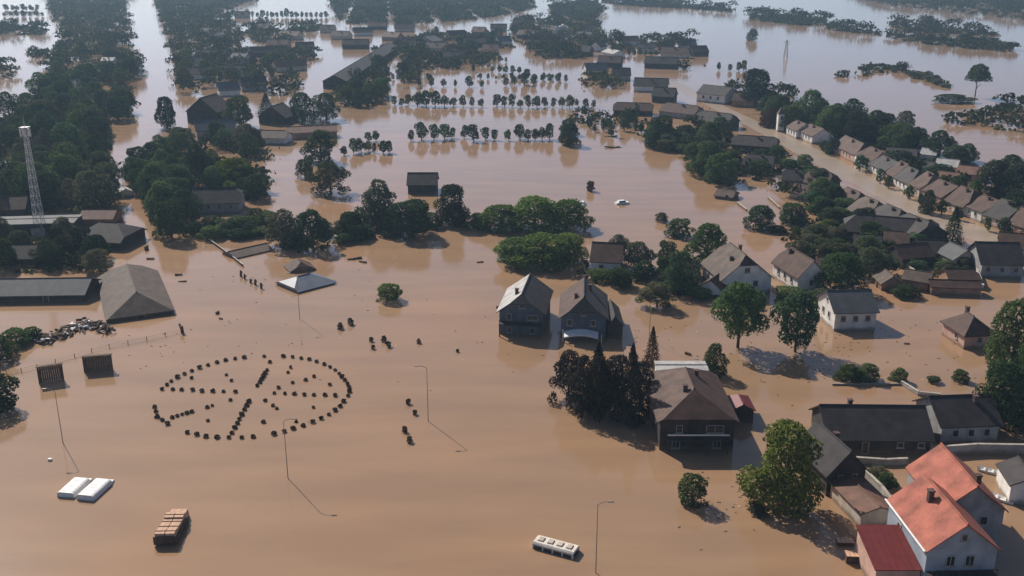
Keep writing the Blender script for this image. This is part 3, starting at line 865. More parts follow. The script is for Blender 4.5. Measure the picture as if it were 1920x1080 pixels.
# --- trees one can name: (base px, base py, height m, width m, tint, shape, label)
named = [
    (1468, 948, 11.6, 10.6, 'y', 'round', 'large bright green tree standing in water beside the dark roofed house'),
    (1893, 705, 13.5, 10.5, 'g', 'round', 'tall dark leafy tree at right frame edge behind the lower one'),
    (1872, 798, 10.5, 8.5, 'd', 'round', 'broad dark tree in front of the tall one at the right frame edge'),
    (1925, 790, 13, 9, 'd', 'round', 'dark tree cut by the right frame edge above the dark roofed house'),
    (1383, 652, 12.2, 9.8, 'g', 'stem', 'full crowned tree on bare trunk in front of large brown gabled house'),
    (1491, 660, 11.4, 8.6, 'd', 'stem', 'ragged dark tree on bare trunk in front of the white gabled house'),
    (1338, 702, 5.5, 4.6, 'd', 'round', 'small dark round tree behind the corner of the large brown house'),
    (1275, 548, 9, 7.6, 'd', 'round', 'dark round tree between the middle houses and large brown gabled house'),
    (1325, 494, 9.4, 9.5, 'g', 'round', 'round green tree behind the roof of the large brown gabled house'),
    (1232, 575, 5, 7.5, 'b', 'ragged', 'low brownish tree leaning over the water near the thin pole'),
    (1195, 505, 6.5, 8, 'b', 'ragged', 'grey brown tree beside the bright white end wall'),
    (1160, 478, 5, 6, 'b', 'ragged', 'thin brown tree behind the house with bright white end wall'),
    (1250, 500, 6, 6, 'd', 'ragged', 'dark thin tree right of the grey brown one behind middle houses'),
    (1575, 548, 8.5, 11, 'd', 'round', 'wide dark tree right behind the white gabled house'),
    (1630, 520, 7, 8, 'b', 'ragged', 'brown leafed tree above the slate grey roof of the white house'),
    (1425, 428, 6, 8.5, 'd', 'round', 'dark round tree at left end of the flooded gardens'),
    (1485, 420, 5.6, 7.6, 'd', 'round', 'second dark round tree in the flooded gardens'),
    (1785, 455, 9.5, 6, 'd', 'spruce', 'dark pointed conifer beside the near end of the street'),
    (1738, 400, 6.5, 5, 'k', 'round', 'small dark tree between street row houses near parked car'),
    (532, 460, 9, 8.5, 'b', 'ragged', 'grey leafed tree at left of pair above the sunk sheds'),
    (586, 464, 9.5, 9.5, 'd', 'ragged', 'dark leafed tree at right of pair above the sunk sheds'),
    (660, 443, 6.2, 8, 'd', 'round', 'low dark tree between the grey pair and the tall grey tree'),
    (712, 425, 12.5, 9.5, 'b', 'ragged', 'tall grey green tree left of dark boarded house'),
    (772, 442, 9, 11.5, 'd', 'round', 'big dark dome shaped tree in front of dark boarded house'),
    (848, 420, 10.5, 8.5, 'k', 'round', 'very dark tree just right of dark boarded house'),
    (940, 428, 6.0, 13, 'l', 'round', 'light green willow at left end of the rear clump in the flood'),
    (1004, 430, 8.4, 16, 'l', 'round', 'broad light green willow in middle of rear clump in the flood'),
    (1062, 426, 7.2, 13, 'l', 'round', 'light green willow at right end of the rear clump in the flood'),
    (966, 494, 6.0, 11, 'l', 'round', 'light green willow at left of the front clump above middle house'),
    (1018, 496, 7.2, 15, 'l', 'round', 'broad green willow in middle of the front clump above middle house'),
    (1066, 492, 6.8, 10, 'l', 'round', 'green willow at right of the front clump above middle house'),
    (322, 446, 9.5, 8.5, 'd', 'round', 'dark green tree at the water channel mouth'),
    (305, 410, 10, 9, 'g', 'round', 'green tree just behind the one at the channel mouth'),
    (290, 372, 10, 9, 'g', 'round', 'green tree along the channel, third from its mouth'),
    (262, 352, 8, 8, 'd', 'round', 'dark tree closest to the pale shed at channel bend'),
    (288, 318, 9, 9, 'd', 'round', 'dark tree along the channel above the pale shed'),
    (440, 352, 9, 13, 'y', 'round', 'yellow green broad tree above mauve walled house'),
    (372, 352, 13.5, 9.5, 'k', 'ragged', 'tall nearly black tree left of the yellow green broad tree'),
    (480, 372, 7, 8, 'd', 'round', 'dark tree right of the mauve walled house'),
    (340, 370, 9, 9, 'd', 'round', 'dark tree between the channel and the mauve walled house'),
    (602, 302, 10.5, 12, 'd', 'round', 'big dark tree right of house with salmon roof edge'),
    (572, 332, 5.6, 5.4, 'd', 'round', 'small dark tree below the big one left of open water'),
    (620, 362, 9.5, 11, 'b', 'ragged', 'grey brown spreading tree below the big dark tree'),
    (450, 236, 12, 13, 'g', 'round', 'round green tree between the dark houses near canal'),
    (500, 214, 9.5, 9, 'k', 'spruce', 'black pointed tree behind dark house with pale rakes'),
    (566, 226, 11.5, 13, 'd', 'round', 'dark tree at left of the pair right of dark houses'),
    (612, 224, 11, 13, 'd', 'round', 'dark tree at right of the pair right of dark houses'),
    (313, 240, 12.5, 9.5, 'k', 'round', 'black oval tree standing in the bright canal'),
    (1828, 182, 15, 12.5, 'd', 'flat', 'lone tall flat crowned tree in the wide water at upper right'),
    (1415, 196, 16, 19, 'k', 'round', 'great dark domed tree where the street begins'),
    (1520, 240, 15, 16, 'g', 'round', 'tall green tree behind the belfry'),
    (1482, 246, 10, 13, 'g', 'round', 'green tree left of the tall one behind the belfry'),
    (1560, 262, 13, 13, 'g', 'round', 'green tree right of the tall one behind the belfry'),
    (1442, 238, 7, 8, 'r', 'round', 'reddish brown tree just left of the belfry'),
    (1600, 268, 12, 13, 'k', 'round', 'black tree behind the first pink house of street row'),
    (1560, 288, 5.5, 6, 'k', 'round', 'small black tree before the first pink house of street row'),
    (1638, 262, 11, 12, 'd', 'round', 'dark tree above the pink house, beyond the black one'),
    (1690, 282, 9.5, 14, 'g', 'round', 'broad olive tree behind the yard sheds'),
    (1325, 330, 11, 12, 'd', 'round', 'dark tree at left end of the clump below the dark roofs'),
    (1352, 342, 9, 11, 'g', 'round', 'green tree at right of the clump below the dark roofs'),
    (1302, 306, 7, 8, 'd', 'round', 'dark tree behind the clump below the dark roofs'),
    (1240, 268, 10, 11, 'd', 'round', 'dark tree in front of the row of dark roofs near orchard'),
    (1225, 278, 6, 7, 'd', 'round', 'small dark tree left in front of the row of dark roofs'),
    (1068, 272, 8, 9, 'd', 'round', 'dark clumped tree at the right end of the near orchard row'),
    (1066, 252, 6, 8, 'd', 'round', 'dark tree just behind the clumped tree of the near orchard row'),
    (1862, 372, 11, 12, 'k', 'round', 'black tree behind the street row near right frame edge'),
    (1905, 380, 11, 11, 'k', 'round', 'black tree at right frame edge beyond the street row'),
    (1892, 345, 9, 10, 'd', 'round', 'dark tree farther back at right frame edge'),
    (1792, 306, 6, 10, 'd', 'round', 'dark low tree standing beyond the pink sheds'),
    (1745, 288, 5.6, 6, 'd', 'round', 'small dark tree at the water beyond the yard sheds'),
    (1812, 302, 6, 8, 'd', 'round', 'dark tree right of the low tree beyond pink sheds'),
    (1698, 238, 6.5, 8, 'b', 'round', 'brown round tree at the water edge beyond the street trees'),
    (1410, 76, 9, 9, 'd', 'round', 'lone round tree mirrored in the wide pale water'),
]
for (x, y, h, w, t, s, l) in named: tree(g(x, y), h, w * (1.22 if 480 < x < 900 and 330 < y < 470 else 1.06), None, t, ulabel(l), None, s)
for i, (x, y, h, w, sh) in enumerate([(1066, 752, 8.6, 6.4, 'ragged'), (1092, 770, 9.2, 6.6, 'ragged'), (1122, 782, 10.0, 7.0, 'ragged'), (1152, 776, 9.6, 6.6, 'ragged'), (1182, 790, 13.2, 6.4, 'spruce'), (1120, 752, 10.4, 6.6, 'spruce'), (1200, 772, 8.4, 5.4, 'ragged')]):
    tree(g(x, y), h, w, None, 'p', ulabel('dark tree in tight clump left of large brown house, %s %s' % (nth(i + 1), 'broad one' if sh == 'ragged' else 'pointed one')), 'dark clump beside the brown house', sh, 'clump_tree')
tree(g(1222, 684), 7.4, 3.6, None, 'r', ulabel('slim reddish brown conifer behind the spruce clump'), None, 'spruce', 'conifer')

bushes = [
    (1298, 942, 4.2, 4.4, 'd', 'dark rounded bush alone in open water left of the bright tree'), (730, 562, 3.6, 6.0, 'l', 'sparse light green bush alone in the middle of open water'),
    (1590, 712, 2.8, 5.0, 'g', 'left half of the low green hedge bush below the white house'), (1628, 712, 2.9, 4.6, 'g', 'right half of the low green hedge bush below the white house'),
    (1686, 714, 2.2, 3.6, 'g', 'small green bush right of the low hedge bush'), (1751, 717, 1.1, 2.6, 'd', 'tiny low bush in water near the small brick house'), (1799, 714, 2.0, 3.4, 'd', 'dark bush beside the tall trees at right'),
    (1272, 442, 4.5, 8, 'g', 'spreading green bush in water above round green tree'), (1240, 415, 2.5, 4, 'b', 'thin grey bush in water at left of the spreading green one'),
    (1550, 478, 3.2, 5, 'b', 'olive bush in the flooded gardens near the wide dark tree'), (1532, 442, 3.2, 6, 'b', 'brown bush in the middle of the flooded gardens'),
    (1492, 448, 3.4, 2.6, 'd', 'narrow dark bush in the flooded gardens'), (1500, 476, 2.2, 3.6, 'b', 'little brown bush lowest in the flooded gardens'), (1548, 415, 3, 3.6, 'b', 'small brown bush by the dark barn'),
    (1460, 435, 1.6, 6, 'b', 'low brown hedge below the second dark round tree'), (1520, 475, 2.4, 3.6, 'g', 'little green bush beside the little brown one'),
    (1700, 556, 2.4, 7, 'd', 'dark low bush spilling into the bay below the yard'), (1590, 480, 3, 5, 'b', 'brown bush left of the cream garden wall'),
    (1660, 910, 1.8, 3.6, 'd', 'dark shrub in the walled garden beside the orange roof'), (1647, 895, 1.6, 3, 'b', 'brown shrub behind dark one in the walled garden'),
    (400, 446, 3.2, 8, 'g', 'green bush along the shore left of sunk sheds'), (440, 440, 3.0, 8, 'g', 'green bush along shore in front of mauve walled house'), (478, 438, 2.6, 6, 'b', 'olive bush along shore next to the grey leafed pair'),
    (365, 440, 3.4, 6, 'd', 'dark bush along shore next to channel mouth tree'), (897, 428, 4.0, 8, 'g', 'low green bush between very dark tree and the willows'), (690, 446, 2.4, 5, 'd', 'dark low bush on the shore left of the dome shaped tree'),
    (1107, 358, 3.2, 3.2, 'r', 'dark red lone bush behind the willows'), (30, 645, 3.0, 6.5, 'g', 'green bush on the left bank behind the fence'), (-2, 672, 4.2, 7, 'g', 'larger green bush cut by left frame edge behind the fence'), (60, 634, 2.2, 4, 'd', 'dark bush beside the flood debris'),
    (-8, 765, 6, 8, 'k', 'black bush cut by left frame edge near the timber hoardings'), (1785, 192, 4.0, 24, 'd', 'long low bush strip in the water below the lone tall tree'),
    (1418, 962, 1.6, 2.6, 'b', 'thin brown shrub in water under the bright green tree'),
]
for (x, y, h, w, t, l) in bushes: bush(g(x, y), h, w, t, ulabel(l), d=w * .55 if w > 15 else None)

# --- orchard, hedge, verge and garden rows (pixel feet)
def z3(L): return [(640 + a / 3.0, b / 3.0) for a, b in L]


rows = [
    ('near orchard row', z3([(390, 792), (452, 785), (520, 785), (580, 782), (622, 776), (690, 778), (745, 793), (810, 785), (865, 788), (940, 790), (1005, 782), (1052, 786), (1090, 788), (1130, 786), (1172, 784)]), 6.2),
    ('second orchard row', z3([(428, 595), (478, 595), (528, 597), (580, 597), (632, 597), (684, 600), (735, 600), (786, 603)]), 6.6),
    ('second orchard row beyond the gap', z3([(875, 598), (918, 600), (960, 602), (1008, 604), (1052, 606), (1100, 604), (1146, 600), (1192, 604), (1242, 604), (1282, 606), (1326, 600), (1372, 604), (1418, 606)]), 6.0),
    ('third orchard row', z3([(435, 480), (508, 488), (575, 488), (640, 490), (720, 490), (790, 494), (925, 484), (975, 478), (1030, 478), (1080, 478)]), 6.4),
    ('fourth orchard row', z3([(1040, 452), (1085, 456), (1130, 458), (1172, 460), (1218, 462), (1262, 462)]), 6.0),
    ('farthest short orchard row', z3([(740, 405), (850, 404), (890, 408), (925, 410), (962, 412), (1002, 414)]), 4.2),
    ('sapling rows left of the orchard', z3([(15, 872), (70, 862), (112, 855), (155, 850), (185, 858), (235, 862), (268, 858), (155, 795), (195, 792), (300, 590), (340, 596), (375, 590)]), 5.0),
    ('rows in pale water at top left', [(10, 19), (14, 19), (25, 20), (32, 20), (43, 20), (50, 20), (58, 20), (62, 20), (70, 20), (8, 31), (20, 31), (32, 31), (44, 31), (56, 31), (68, 31), (80, 31)], 7.0),
    ('thin row behind the third orchard row', [(900 + k * 15, 148 + (k % 3) * .7) for k in range(11)], 4.0),
    ('thin row left behind the third orchard row', [(706 + k * 16, 150 - k * .5) for k in range(7)], 4.5),
    ('hedge row before the far village', [(828 + k * 11, 120 - k * .3) for k in range(12)], 4.5),
    ('hedge row behind the far slate roofs', [(1180 + k * 10, 104 + (k % 2)) for k in range(12)], 5.0),
    ('scattered copse left of bright water wedge', [(470 + (k * 37) % 110, 112 + (k * 23) % 44) for k in range(16)], 6.0),
    ('scattered trees of far village gardens', [(690 + (k * 53) % 250, 62 + (k * 29) % 50) for k in range(34)], 6.5),
    ('verge of the far street row', [(1543, 284), (1551, 291), (1612, 319), (1650, 343), (1666, 353), (1704, 373), (1726, 384), (1765, 401), (1797, 413), (1852, 433), (1882, 442)], 5.2),
    ('back yards of the far street row', [(1598, 284), (1622, 294), (1646, 306), (1662, 318), (1690, 330), (1716, 345), (1742, 356), (1768, 366), (1795, 380), (1822, 390), (1850, 398), (1905, 425)], 7.5),
    ('dark row across pale water near the top', [(446 + k * 9.2, 33 + (k % 2) * .6) for k in range(19)], 8.5),
    ('short row by the great domed tree', [(1348, 132), (1369, 133), (1384, 133), (1394, 133)], 6.0),
    ('flooded field below the dark roofs', z3([(1395, 722), (1425, 742), (1475, 740), (1495, 730), (1590, 738), (1650, 730), (1690, 745), (1520, 768)]), 5.0),
]
for nm, pts, h in rows:
    for i, (x, y) in enumerate(pts):
        o = link('small_tree', SAP[rnd.randrange(5)], None, None, g(x, y), rnd.uniform(0, 6.28))
        hh = h * .88 * rnd.uniform(.66, 1.22)
        w = hh * rnd.uniform(.62, 1.05)
        o.rotation_euler = (R(rnd.uniform(-6, 6)), R(rnd.uniform(-6, 6)), rnd.uniform(0, 6.28))
        o.scale = (w, w, hh)
        o.color = vary(TINT['d' if i % 3 else ('k', 'g')[i % 2]], .3)
        tag(o, ulabel('small round tree, %s in the %s' % (nth(i + 1), nm)), 'orchard tree', nm)  # category also takes in hedge, verge and village garden trees

# --- belts: polygons of tree feet; the trees that show largest become things, the rest one wood
def inside(p, poly):
    c = False
    j = len(poly) - 1
    for i in range(len(poly)):
        if (poly[i][1] > p[1]) != (poly[j][1] > p[1]) and p[0] < (poly[j][0] - poly[i][0]) * (p[1] - poly[i][1]) / (poly[j][1] - poly[i][1]) + poly[i][0]: c = not c
        j = i
    return c


belts = [
    ('wood left of the mast and channel', [(-60, 238), (60, 232), (140, 232), (205, 240), (192, 290), (205, 340), (214, 384), (190, 402), (130, 398), (96, 404), (-60, 400), (-60, 334), (120, 332), (128, 296), (-60, 296)], 8.5, (8, 12), 1.0, 'gdb'),
    ('shaded yard of the works buildings', [(-40, 455), (140, 452), (185, 478), (190, 520), (170, 512), (-40, 512)], 7.5, (4.5, 7.5), .8, 'dbk'),
    ('dense wood left of the canal', [(70, 180), (30, 205), (0, 232), (140, 232), (215, 228), (258, 216), (264, 190), (258, 130), (250, 80), (236, 25), (232, -5), (95, -5), (100, 40), (115, 60), (118, 84), (112, 112), (80, 130), (105, 150)], 10.5, (9, 13), 1.1, 'dgd'),
    ('strip of trees at far left edge', [(-40, 128), (20, 122), (28, 145), (-40, 150)], 10, (7, 9), 1, 'd'),
    ('hedge across the pale water at top left', [(-40, 52), (60, 48), (95, 58), (80, 66), (-40, 64)], 10, (8, 11), 1, 'd'),
    ('islet of trees in pale water at left', [(42, 100), (80, 96), (100, 104), (100, 110), (60, 108)], 9, (7, 9), 1, 'd'),
    ('wood right of the canal', [(292, 5), (312, 60), (326, 110), (338, 160), (346, 182), (420, 178), (494, 172), (502, 140), (470, 118), (450, 88), (452, 60), (430, 38), (440, 18), (500, -5), (290, -5)], 11, (8, 12), 1.1, 'dgb'),
    ('copses by the bright water wedge', [(458, 62), (480, 46), (500, 48), (500, 60), (548, 52), (600, 46), (608, 56), (560, 62), (540, 78), (510, 84), (480, 80)], 12, (8, 11), 1.2, 'd'),
    ('hedges left of the bright water wedge', [(470, 100), (525, 92), (588, 100), (592, 112), (550, 120), (500, 130), (475, 126)], 12, (6, 8), 1.2, 'gdb'),
    ('thicket above the pair of dark trees', [(492, 166), (560, 150), (572, 165), (560, 178), (500, 180)], 10, (6, 9), 1, 'bd'),
    ('wood along the top of the village', [(622, 5), (640, 44), (760, 46), (880, 38), (960, 26), (1010, 12), (985, -5), (620, -5)], 14, (9, 13), 1.2, 'd'),
    ('dark wood beside the very long hall', [(632, 190), (640, 165), (700, 128), (755, 102), (800, 104), (812, 128), (772, 150), (770, 164), (716, 176), (718, 196), (690, 204), (650, 204)], 9.5, (9, 13), 1.0, 'gdd'),
    ('village gardens right of the dark wood', [(690, 92), (760, 84), (835, 92), (900, 96), (925, 110), (885, 132), (812, 128), (800, 102), (740, 100)], 12, (6, 9), 1.1, 'bdg'),
    ('gardens between the far village houses', [(800, 66), (940, 60), (985, 84), (950, 92), (830, 88), (720, 76)], 24, (5, 8), 1.1, 'bd'),
    ('wood around the far road', [(962, 40), (1040, 40), (1110, 30), (1128, 58), (1140, 84), (1104, 108), (1048, 112), (998, 110), (990, 80), (958, 62)], 11, (8, 11), 1.1, 'dkb'),
    ('trees beyond the far road', [(1140, 72), (1200, 74), (1290, 72), (1316, 78), (1290, 84), (1296, 98), (1250, 98), (1170, 98), (1148, 92)], 11, (8, 11), 1.1, 'd'),
    ('trees beside the far slate roofed house', [(1085, 150), (1118, 144), (1140, 152), (1180, 156), (1150, 164), (1092, 166)], 9, (6, 9), 1, 'dk'),
    ('dark islet right of the far village', [(1280, 124), (1322, 122), (1322, 130), (1280, 131)], 8, (5, 7), 1.2, 'd'),
    ('hedge bank in front of the near orchard roofs', [(1060, 222), (1110, 216), (1210, 224), (1230, 236), (1120, 234), (1058, 232)], 9, (4, 6), 1.1, 'dgb'),
    ('trees around the row of dark roofs', [(1230, 246), (1300, 240), (1370, 256), (1380, 290), (1310, 286), (1240, 272)], 10, (5, 9), 1, 'dgk'),
    ('gardens on the near side of the street', [(1382, 300), (1460, 310), (1470, 322), (1440, 336), (1385, 340)], 9, (4, 7), 1, 'dg'),
    ('gardens below the dark barns', [(1505, 352), (1556, 362), (1600, 400), (1640, 425), (1630, 440), (1580, 428), (1560, 405), (1520, 390)], 8, (4, 7), 1, 'dgb'),
    ('gardens around the flooded yard', [(1668, 470), (1745, 470), (1760, 486), (1700, 492), (1660, 488)], 8, (4, 6), 1, 'dkb'),
    ('trees behind the belfry and street row', [(1424, 214), (1470, 205), (1600, 228), (1660, 246), (1720, 268), (1700, 292), (1640, 280), (1560, 268), (1520, 252), (1430, 226)], 11, (8, 12), 1.1, 'dgk'),
    ('dark trees behind the far end of the street', [(1335, 186), (1372, 176), (1450, 178), (1492, 172), (1498, 180), (1440, 196), (1380, 194)], 10, (6, 9), 1, 'kd'),
    ('tree belt in the water at right frame edge', [(1850, 215), (1880, 196), (1940, 192), (1940, 248), (1880, 246), (1830, 236), (1760, 230), (1770, 222)], 12, (6, 9), 1.2, 'dg'),
    ('dark garden trees beyond the street row', [(1640, 312), (1720, 320), (1760, 338), (1740, 345), (1660, 330)], 9, (4, 6), 1, 'kd'),
    ('dark trees by the black pair at right', [(1840, 395), (1940, 400), (1940, 425), (1880, 418)], 9, (5, 8), 1, 'kd'),
    ('hedges of the wide water at upper right', [(1612, 128), (1632, 122), (1690, 128), (1700, 138), (1650, 142), (1560, 146), (1560, 140), (1615, 138)], 8, (4, 6.5), 1.3, 'bd'),
    ('thin hedge ending in the wide water', [(1690, 132), (1705, 133), (1786, 163), (1778, 166), (1700, 142)], 7, (3, 4.5), 1.3, 'b'),
    ('tree line across the wide water', [(1405, 30), (1440, 26), (1500, 30), (1545, 36), (1552, 48), (1500, 48), (1440, 42), (1408, 40)], 11, (9, 13), 1.2, 'd'),
    ('right tree line of the wide water', [(1552, 46), (1600, 52), (1650, 60), (1652, 66), (1600, 62), (1552, 56)], 10, (8, 11), 1.2, 'd'),
    ('copse chain left of the far wood', [(1664, 62), (1720, 68), (1800, 78), (1870, 84), (1905, 92), (1900, 99), (1800, 90), (1700, 78), (1664, 70)], 10, (6, 9), 1.2, 'd'),
    ('copses before the far wood', [(1668, 42), (1740, 44), (1800, 54), (1860, 60), (1880, 68), (1800, 66), (1700, 58), (1668, 48)], 12, (9, 13), 1.2, 'db'),
    ('far wood at the top right corner', [(1600, -5), (1660, 10), (1720, 16), (1800, 26), (1860, 30), (1960, 44), (1960, -40), (1600, -40)], 15, (10, 14), 1.3, 'b'),
    ('top hedge right of centre', [(1130, -3), (1160, 6), (1180, 2), (1240, 4), (1330, 14), (1378, 18), (1374, 22), (1280, 16), (1225, 14), (1165, 10), (1130, 4)], 11, (8, 12), 1.2, 'd'),
    ('trees above the far road', [(1030, 10), (1120, 0), (1130, 20), (1110, 40), (1040, 36)], 12, (8, 12), 1.1, 'dk'),
    ('thicket by the channel', [(238, 300), (292, 282), (350, 290), (372, 300), (362, 345), (350, 395), (352, 436), (318, 440), (285, 400), (255, 350)], 7, (5.5, 9), 1.15, 'dgg'),
    ('thicket around the yellow green broad tree', [(372, 318), (420, 300), (492, 316), (500, 352), (488, 372), (400, 366)], 7.5, (5, 8.5), 1.15, 'dlg'),
    ('shore growth in front of mauve walled house', [(352, 440), (370, 418), (440, 414), (500, 418), (520, 448), (470, 440), (420, 448)], 6, (2.5, 4.5), 1.3, 'gdb'),
    ('gardens of the dark houses by the canal', [(330, 262), (365, 268), (445, 262), (520, 290), (500, 305), (430, 290), (340, 282)], 8, (5, 8.5), 1.15, 'dgb'),
    ('shore growth beside the dome shaped tree', [(630, 430), (690, 410), (730, 412), (820, 420), (900, 412), (905, 428), (830, 430), (640, 446)], 7, (3, 5), 1.2, 'dbg'),
    ('scrub behind the middle houses', [(1160, 520), (1230, 505), (1300, 530), (1320, 545), (1250, 560), (1200, 530)], 7, (3, 5), 1.2, 'dbb'),
    ('garden trees beside the long black barn', [(1560, 470), (1640, 470), (1680, 500), (1640, 540), (1590, 520)], 8, (3, 5.5), 1.2, 'dbg'),
    ('garden trees before the near street roofs', [(1460, 352), (1540, 350), (1560, 385), (1600, 410), (1560, 420), (1500, 380)], 9, (3.5, 6.5), 1.15, 'dbg'),
    ('low scrub of the flooded gardens', [(1490, 402), (1560, 430), (1650, 462), (1690, 480), (1650, 505), (1560, 500), (1500, 486), (1470, 440)], 6.2, (1.6, 3.8), 1.5, 'bgdb'),
    ('yard scrub by the grey gabled shed', [(1700, 480), (1790, 478), (1830, 500), (1800, 535), (1720, 530)], 5.6, (1.4, 3.4), 1.5, 'bgd'),
    ('roadside bushes of the far street row', [(1530, 275), (1560, 288), (1700, 300), (1780, 330), (1840, 360), (1800, 372), (1700, 330), (1600, 285)], 11, (3, 6), 1.2, 'dgk'),
    ('leafy gardens left of the near street roofs', [(1400, 300), (1470, 290), (1520, 312), (1560, 345), (1500, 345), (1470, 318), (1420, 330), (1390, 330)], 8, (3.2, 5), 1.3, 'dgk'),
    ('gardens beside the black barns', [(1560, 395), (1620, 425), (1700, 450), (1780, 466), (1790, 476), (1700, 470), (1600, 455), (1555, 425)], 7.5, (2.6, 4.8), 1.35, 'dbgk'),
    ('shrubs round the large brown gabled house', [(1290, 545), (1320, 560), (1350, 565), (1450, 560), (1540, 560), (1545, 570), (1440, 572), (1330, 572)], 7, (1.6, 3), 1.4, 'dgb'),
    ('shrubs below the dark roofs by the orchard', [(1180, 236), (1300, 250), (1390, 300), (1380, 345), (1330, 350), (1290, 300), (1230, 285)], 9, (3, 5), 1.3, 'dgb'),
    ('shore bushes from channel mouth to dark dome', [(345, 440), (480, 452), (520, 462), (600, 470), (700, 440), (690, 420), (640, 430), (560, 440), (430, 425)], 6.5, (2, 4), 1.5, 'dgb'),
    ('bushes around the two storey and awning houses', [(1085, 505), (1170, 525), (1230, 560), (1240, 580), (1180, 560), (1100, 520)], 7, (1.8, 3.6), 1.4, 'dbg'),
    ('tall trees behind the yard sheds', [(1620, 255), (1700, 262), (1770, 300), (1760, 318), (1680, 290), (1620, 275)], 10, (7, 10), 1.15, 'dgk'),
    ('top wood left of the canal', [(90, -5), (250, -5), (270, -40), (60, -40)], 14, (9, 12), 1.2, 'd'),
]
cand = []
under = []
for bi, (nm, poly, sp, hr, wr, tints) in enumerate(belts):
    W = [g(x, max(y, -40)) for x, y in poly]
    wp = [(p.x, p.y) for p in W]
    xa, xb = min(p[0] for p in wp), max(p[0] for p in wp)
    ya, yb = min(p[1] for p in wp), max(p[1] for p in wp)
    yy = ya
    while yy < yb:
        s_ = sp * (1 + max(0, yy - 500) / 1500)
        xx = xa + rnd.random() * s_
        while xx < xb:
            p = (xx + rnd.uniform(-.4, .4) * s_, yy + rnd.uniform(-.4, .4) * s_)
            lane = p[1] > 430 and p[0] < 120 and ((p[0] + .12 * p[1]) / 46) % 1 < .17
            if not lane and inside(p, wp) and abs(p[0]) < p[1] * .56 + 12 and (rnd.random() > .34 or yy < 330):
                h = rnd.uniform(*hr) * rnd.choice((.6, .85, 1, 1, 1.1)) * (.85 if yy > 450 else 1) * (1 + max(0, yy - 700) / 4000)
                w = h * wr * rnd.uniform(.85, 1.25)
                cand.append((h * w / (p[1] ** 2), p, h, max(w, s_ * .95), rnd.choice(tints), bi))
            xx += s_
        yy += s_ * .9
    # low growth that fills the ground of the belt
    area = (xb - xa) * (yb - ya)
    n = int(min(7000, area / (14 if yb < 520 else 22)))
    q = np.random.default_rng(bi).random((n, 2))
    for a, b_ in q:
        p = (xa + a * (xb - xa), ya + b_ * (yb - ya))
        if p[1] > 430 and p[0] < 120 and ((p[0] + .12 * p[1]) / 46) % 1 < .17: continue
        if abs(p[0]) < p[1] * .56 + 12 and inside(p, wp): under.append(p)
cand.sort(key=lambda c: -c[0])
for c_ in belts: assert len(c_[0].split()) <= 10, c_[0]
low = [c for c in cand if belts[c[5]][3][1] <= 5]
cand = [c for c in cand if belts[c[5]][3][1] > 5]
byb = {}
for c in low[:240]: byb.setdefault(c[5], []).append(c)
for bi, L in byb.items():
    L.sort(key=lambda c: c[1][0] / c[1][1])
    for i, (_, p, h, w, t, _b) in enumerate(L):
        bush((p[0], p[1], 0), h * 1.1, w * 1.05, t, ulabel('%s bush, %s from left, %s' % ({'g': 'green', 'd': 'dark green', 'l': 'light green', 'b': 'grey green', 'k': 'blackish'}[t], nth(i + 1), belts[bi][0])), belts[bi][0])
print('RR low', len(low), len(cand))
NT = 300 - len(named) - 8
things, mass = cand[:NT], cand[NT:]
by = {}
for c in things: by.setdefault(c[5], []).append(c)
for bi, L in by.items():
    L.sort(key=lambda c: c[1][0] / c[1][1])
    nm = belts[bi][0]
    for i, (_, p, h, w, t, _b) in enumerate(L):
        tree((p[0], p[1], 0), h, w, None, t, ulabel('%s tree, %s from left, %s' % ({'g': 'green', 'd': 'dark green', 'l': 'light green', 'b': 'grey green', 'k': 'blackish'}[t], nth(i + 1), nm)),
             nm, 'round' if rnd.random() < .5 else 'ragged')
rng = np.random.default_rng(3)
PP, NN, SS = [], [], []
for (_, p, h, w, t, bi) in mass:
    n = 110 if p[1] < 800 else 70
    d = unit(rng.normal(size=(n, 3)))
    d[:, 2] = np.abs(d[:, 2]) * 1.1 - .25
    ph = rng.random(3) * 6
    lump = 1 + .28 * np.sin(d[:, 0] * 5 + ph[0]) * np.sin(d[:, 1] * 5 + ph[1]) + .12 * rng.normal(size=n)
    r = lump * rng.uniform(.75, 1.0, n)
    P = np.stack([p[0] + d[:, 0] * r * w * .5, p[1] + d[:, 1] * r * w * .5, h * .55 + d[:, 2] * r * h * .45], 1)
    P[:, 2] = np.maximum(P[:, 2], .2)
    PP.append(P); NN.append(unit(d + .6 * rng.normal(size=d.shape))); SS.append(rng.uniform(.5, 1.1, n) * (w * .085))
P, Nn, S = np.concatenate(PP), np.concatenate(NN), np.concatenate(SS)
me = quads_mesh('distant_woodland', P, Nn, S, rng, .75, mats=[M['wood_mass']])
tag(link('distant_woodland', me), 'hazy dark woods and copses far across the flooded plain', 'woodland', kind='stuff')
U = np.array(under)
k = 5
P = np.repeat(U, k, 0)
P = np.concatenate([P + rng.normal(size=P.shape) * 1.1, rng.uniform(.1, 2.4, (len(P), 1)) * rng.random((len(P), 1)) + .1], 1)
Nn = unit(rng.normal(size=P.shape) * .7 + np.array([0, 0, 1.0]))
S = rng.uniform(.5, 1.0, len(P)) * (.7 + P[:, 1] / 900)
me = quads_mesh('undergrowth', P, Nn, S, rng, .75, mats=[M['wood_mass']])
tag(link('undergrowth', me), 'tangled low growth filling the ground under the tree belts', 'undergrowth', kind='stuff')
print('RR trees', len(named), len(things), 'mass', len(mass), 'under', len(U))
# ------------------------------------------------------------------ round garden of clipped shrubs
def zc(L): return [(260 + a / 4.465, 630 + b / 4.465) for a, b in L]


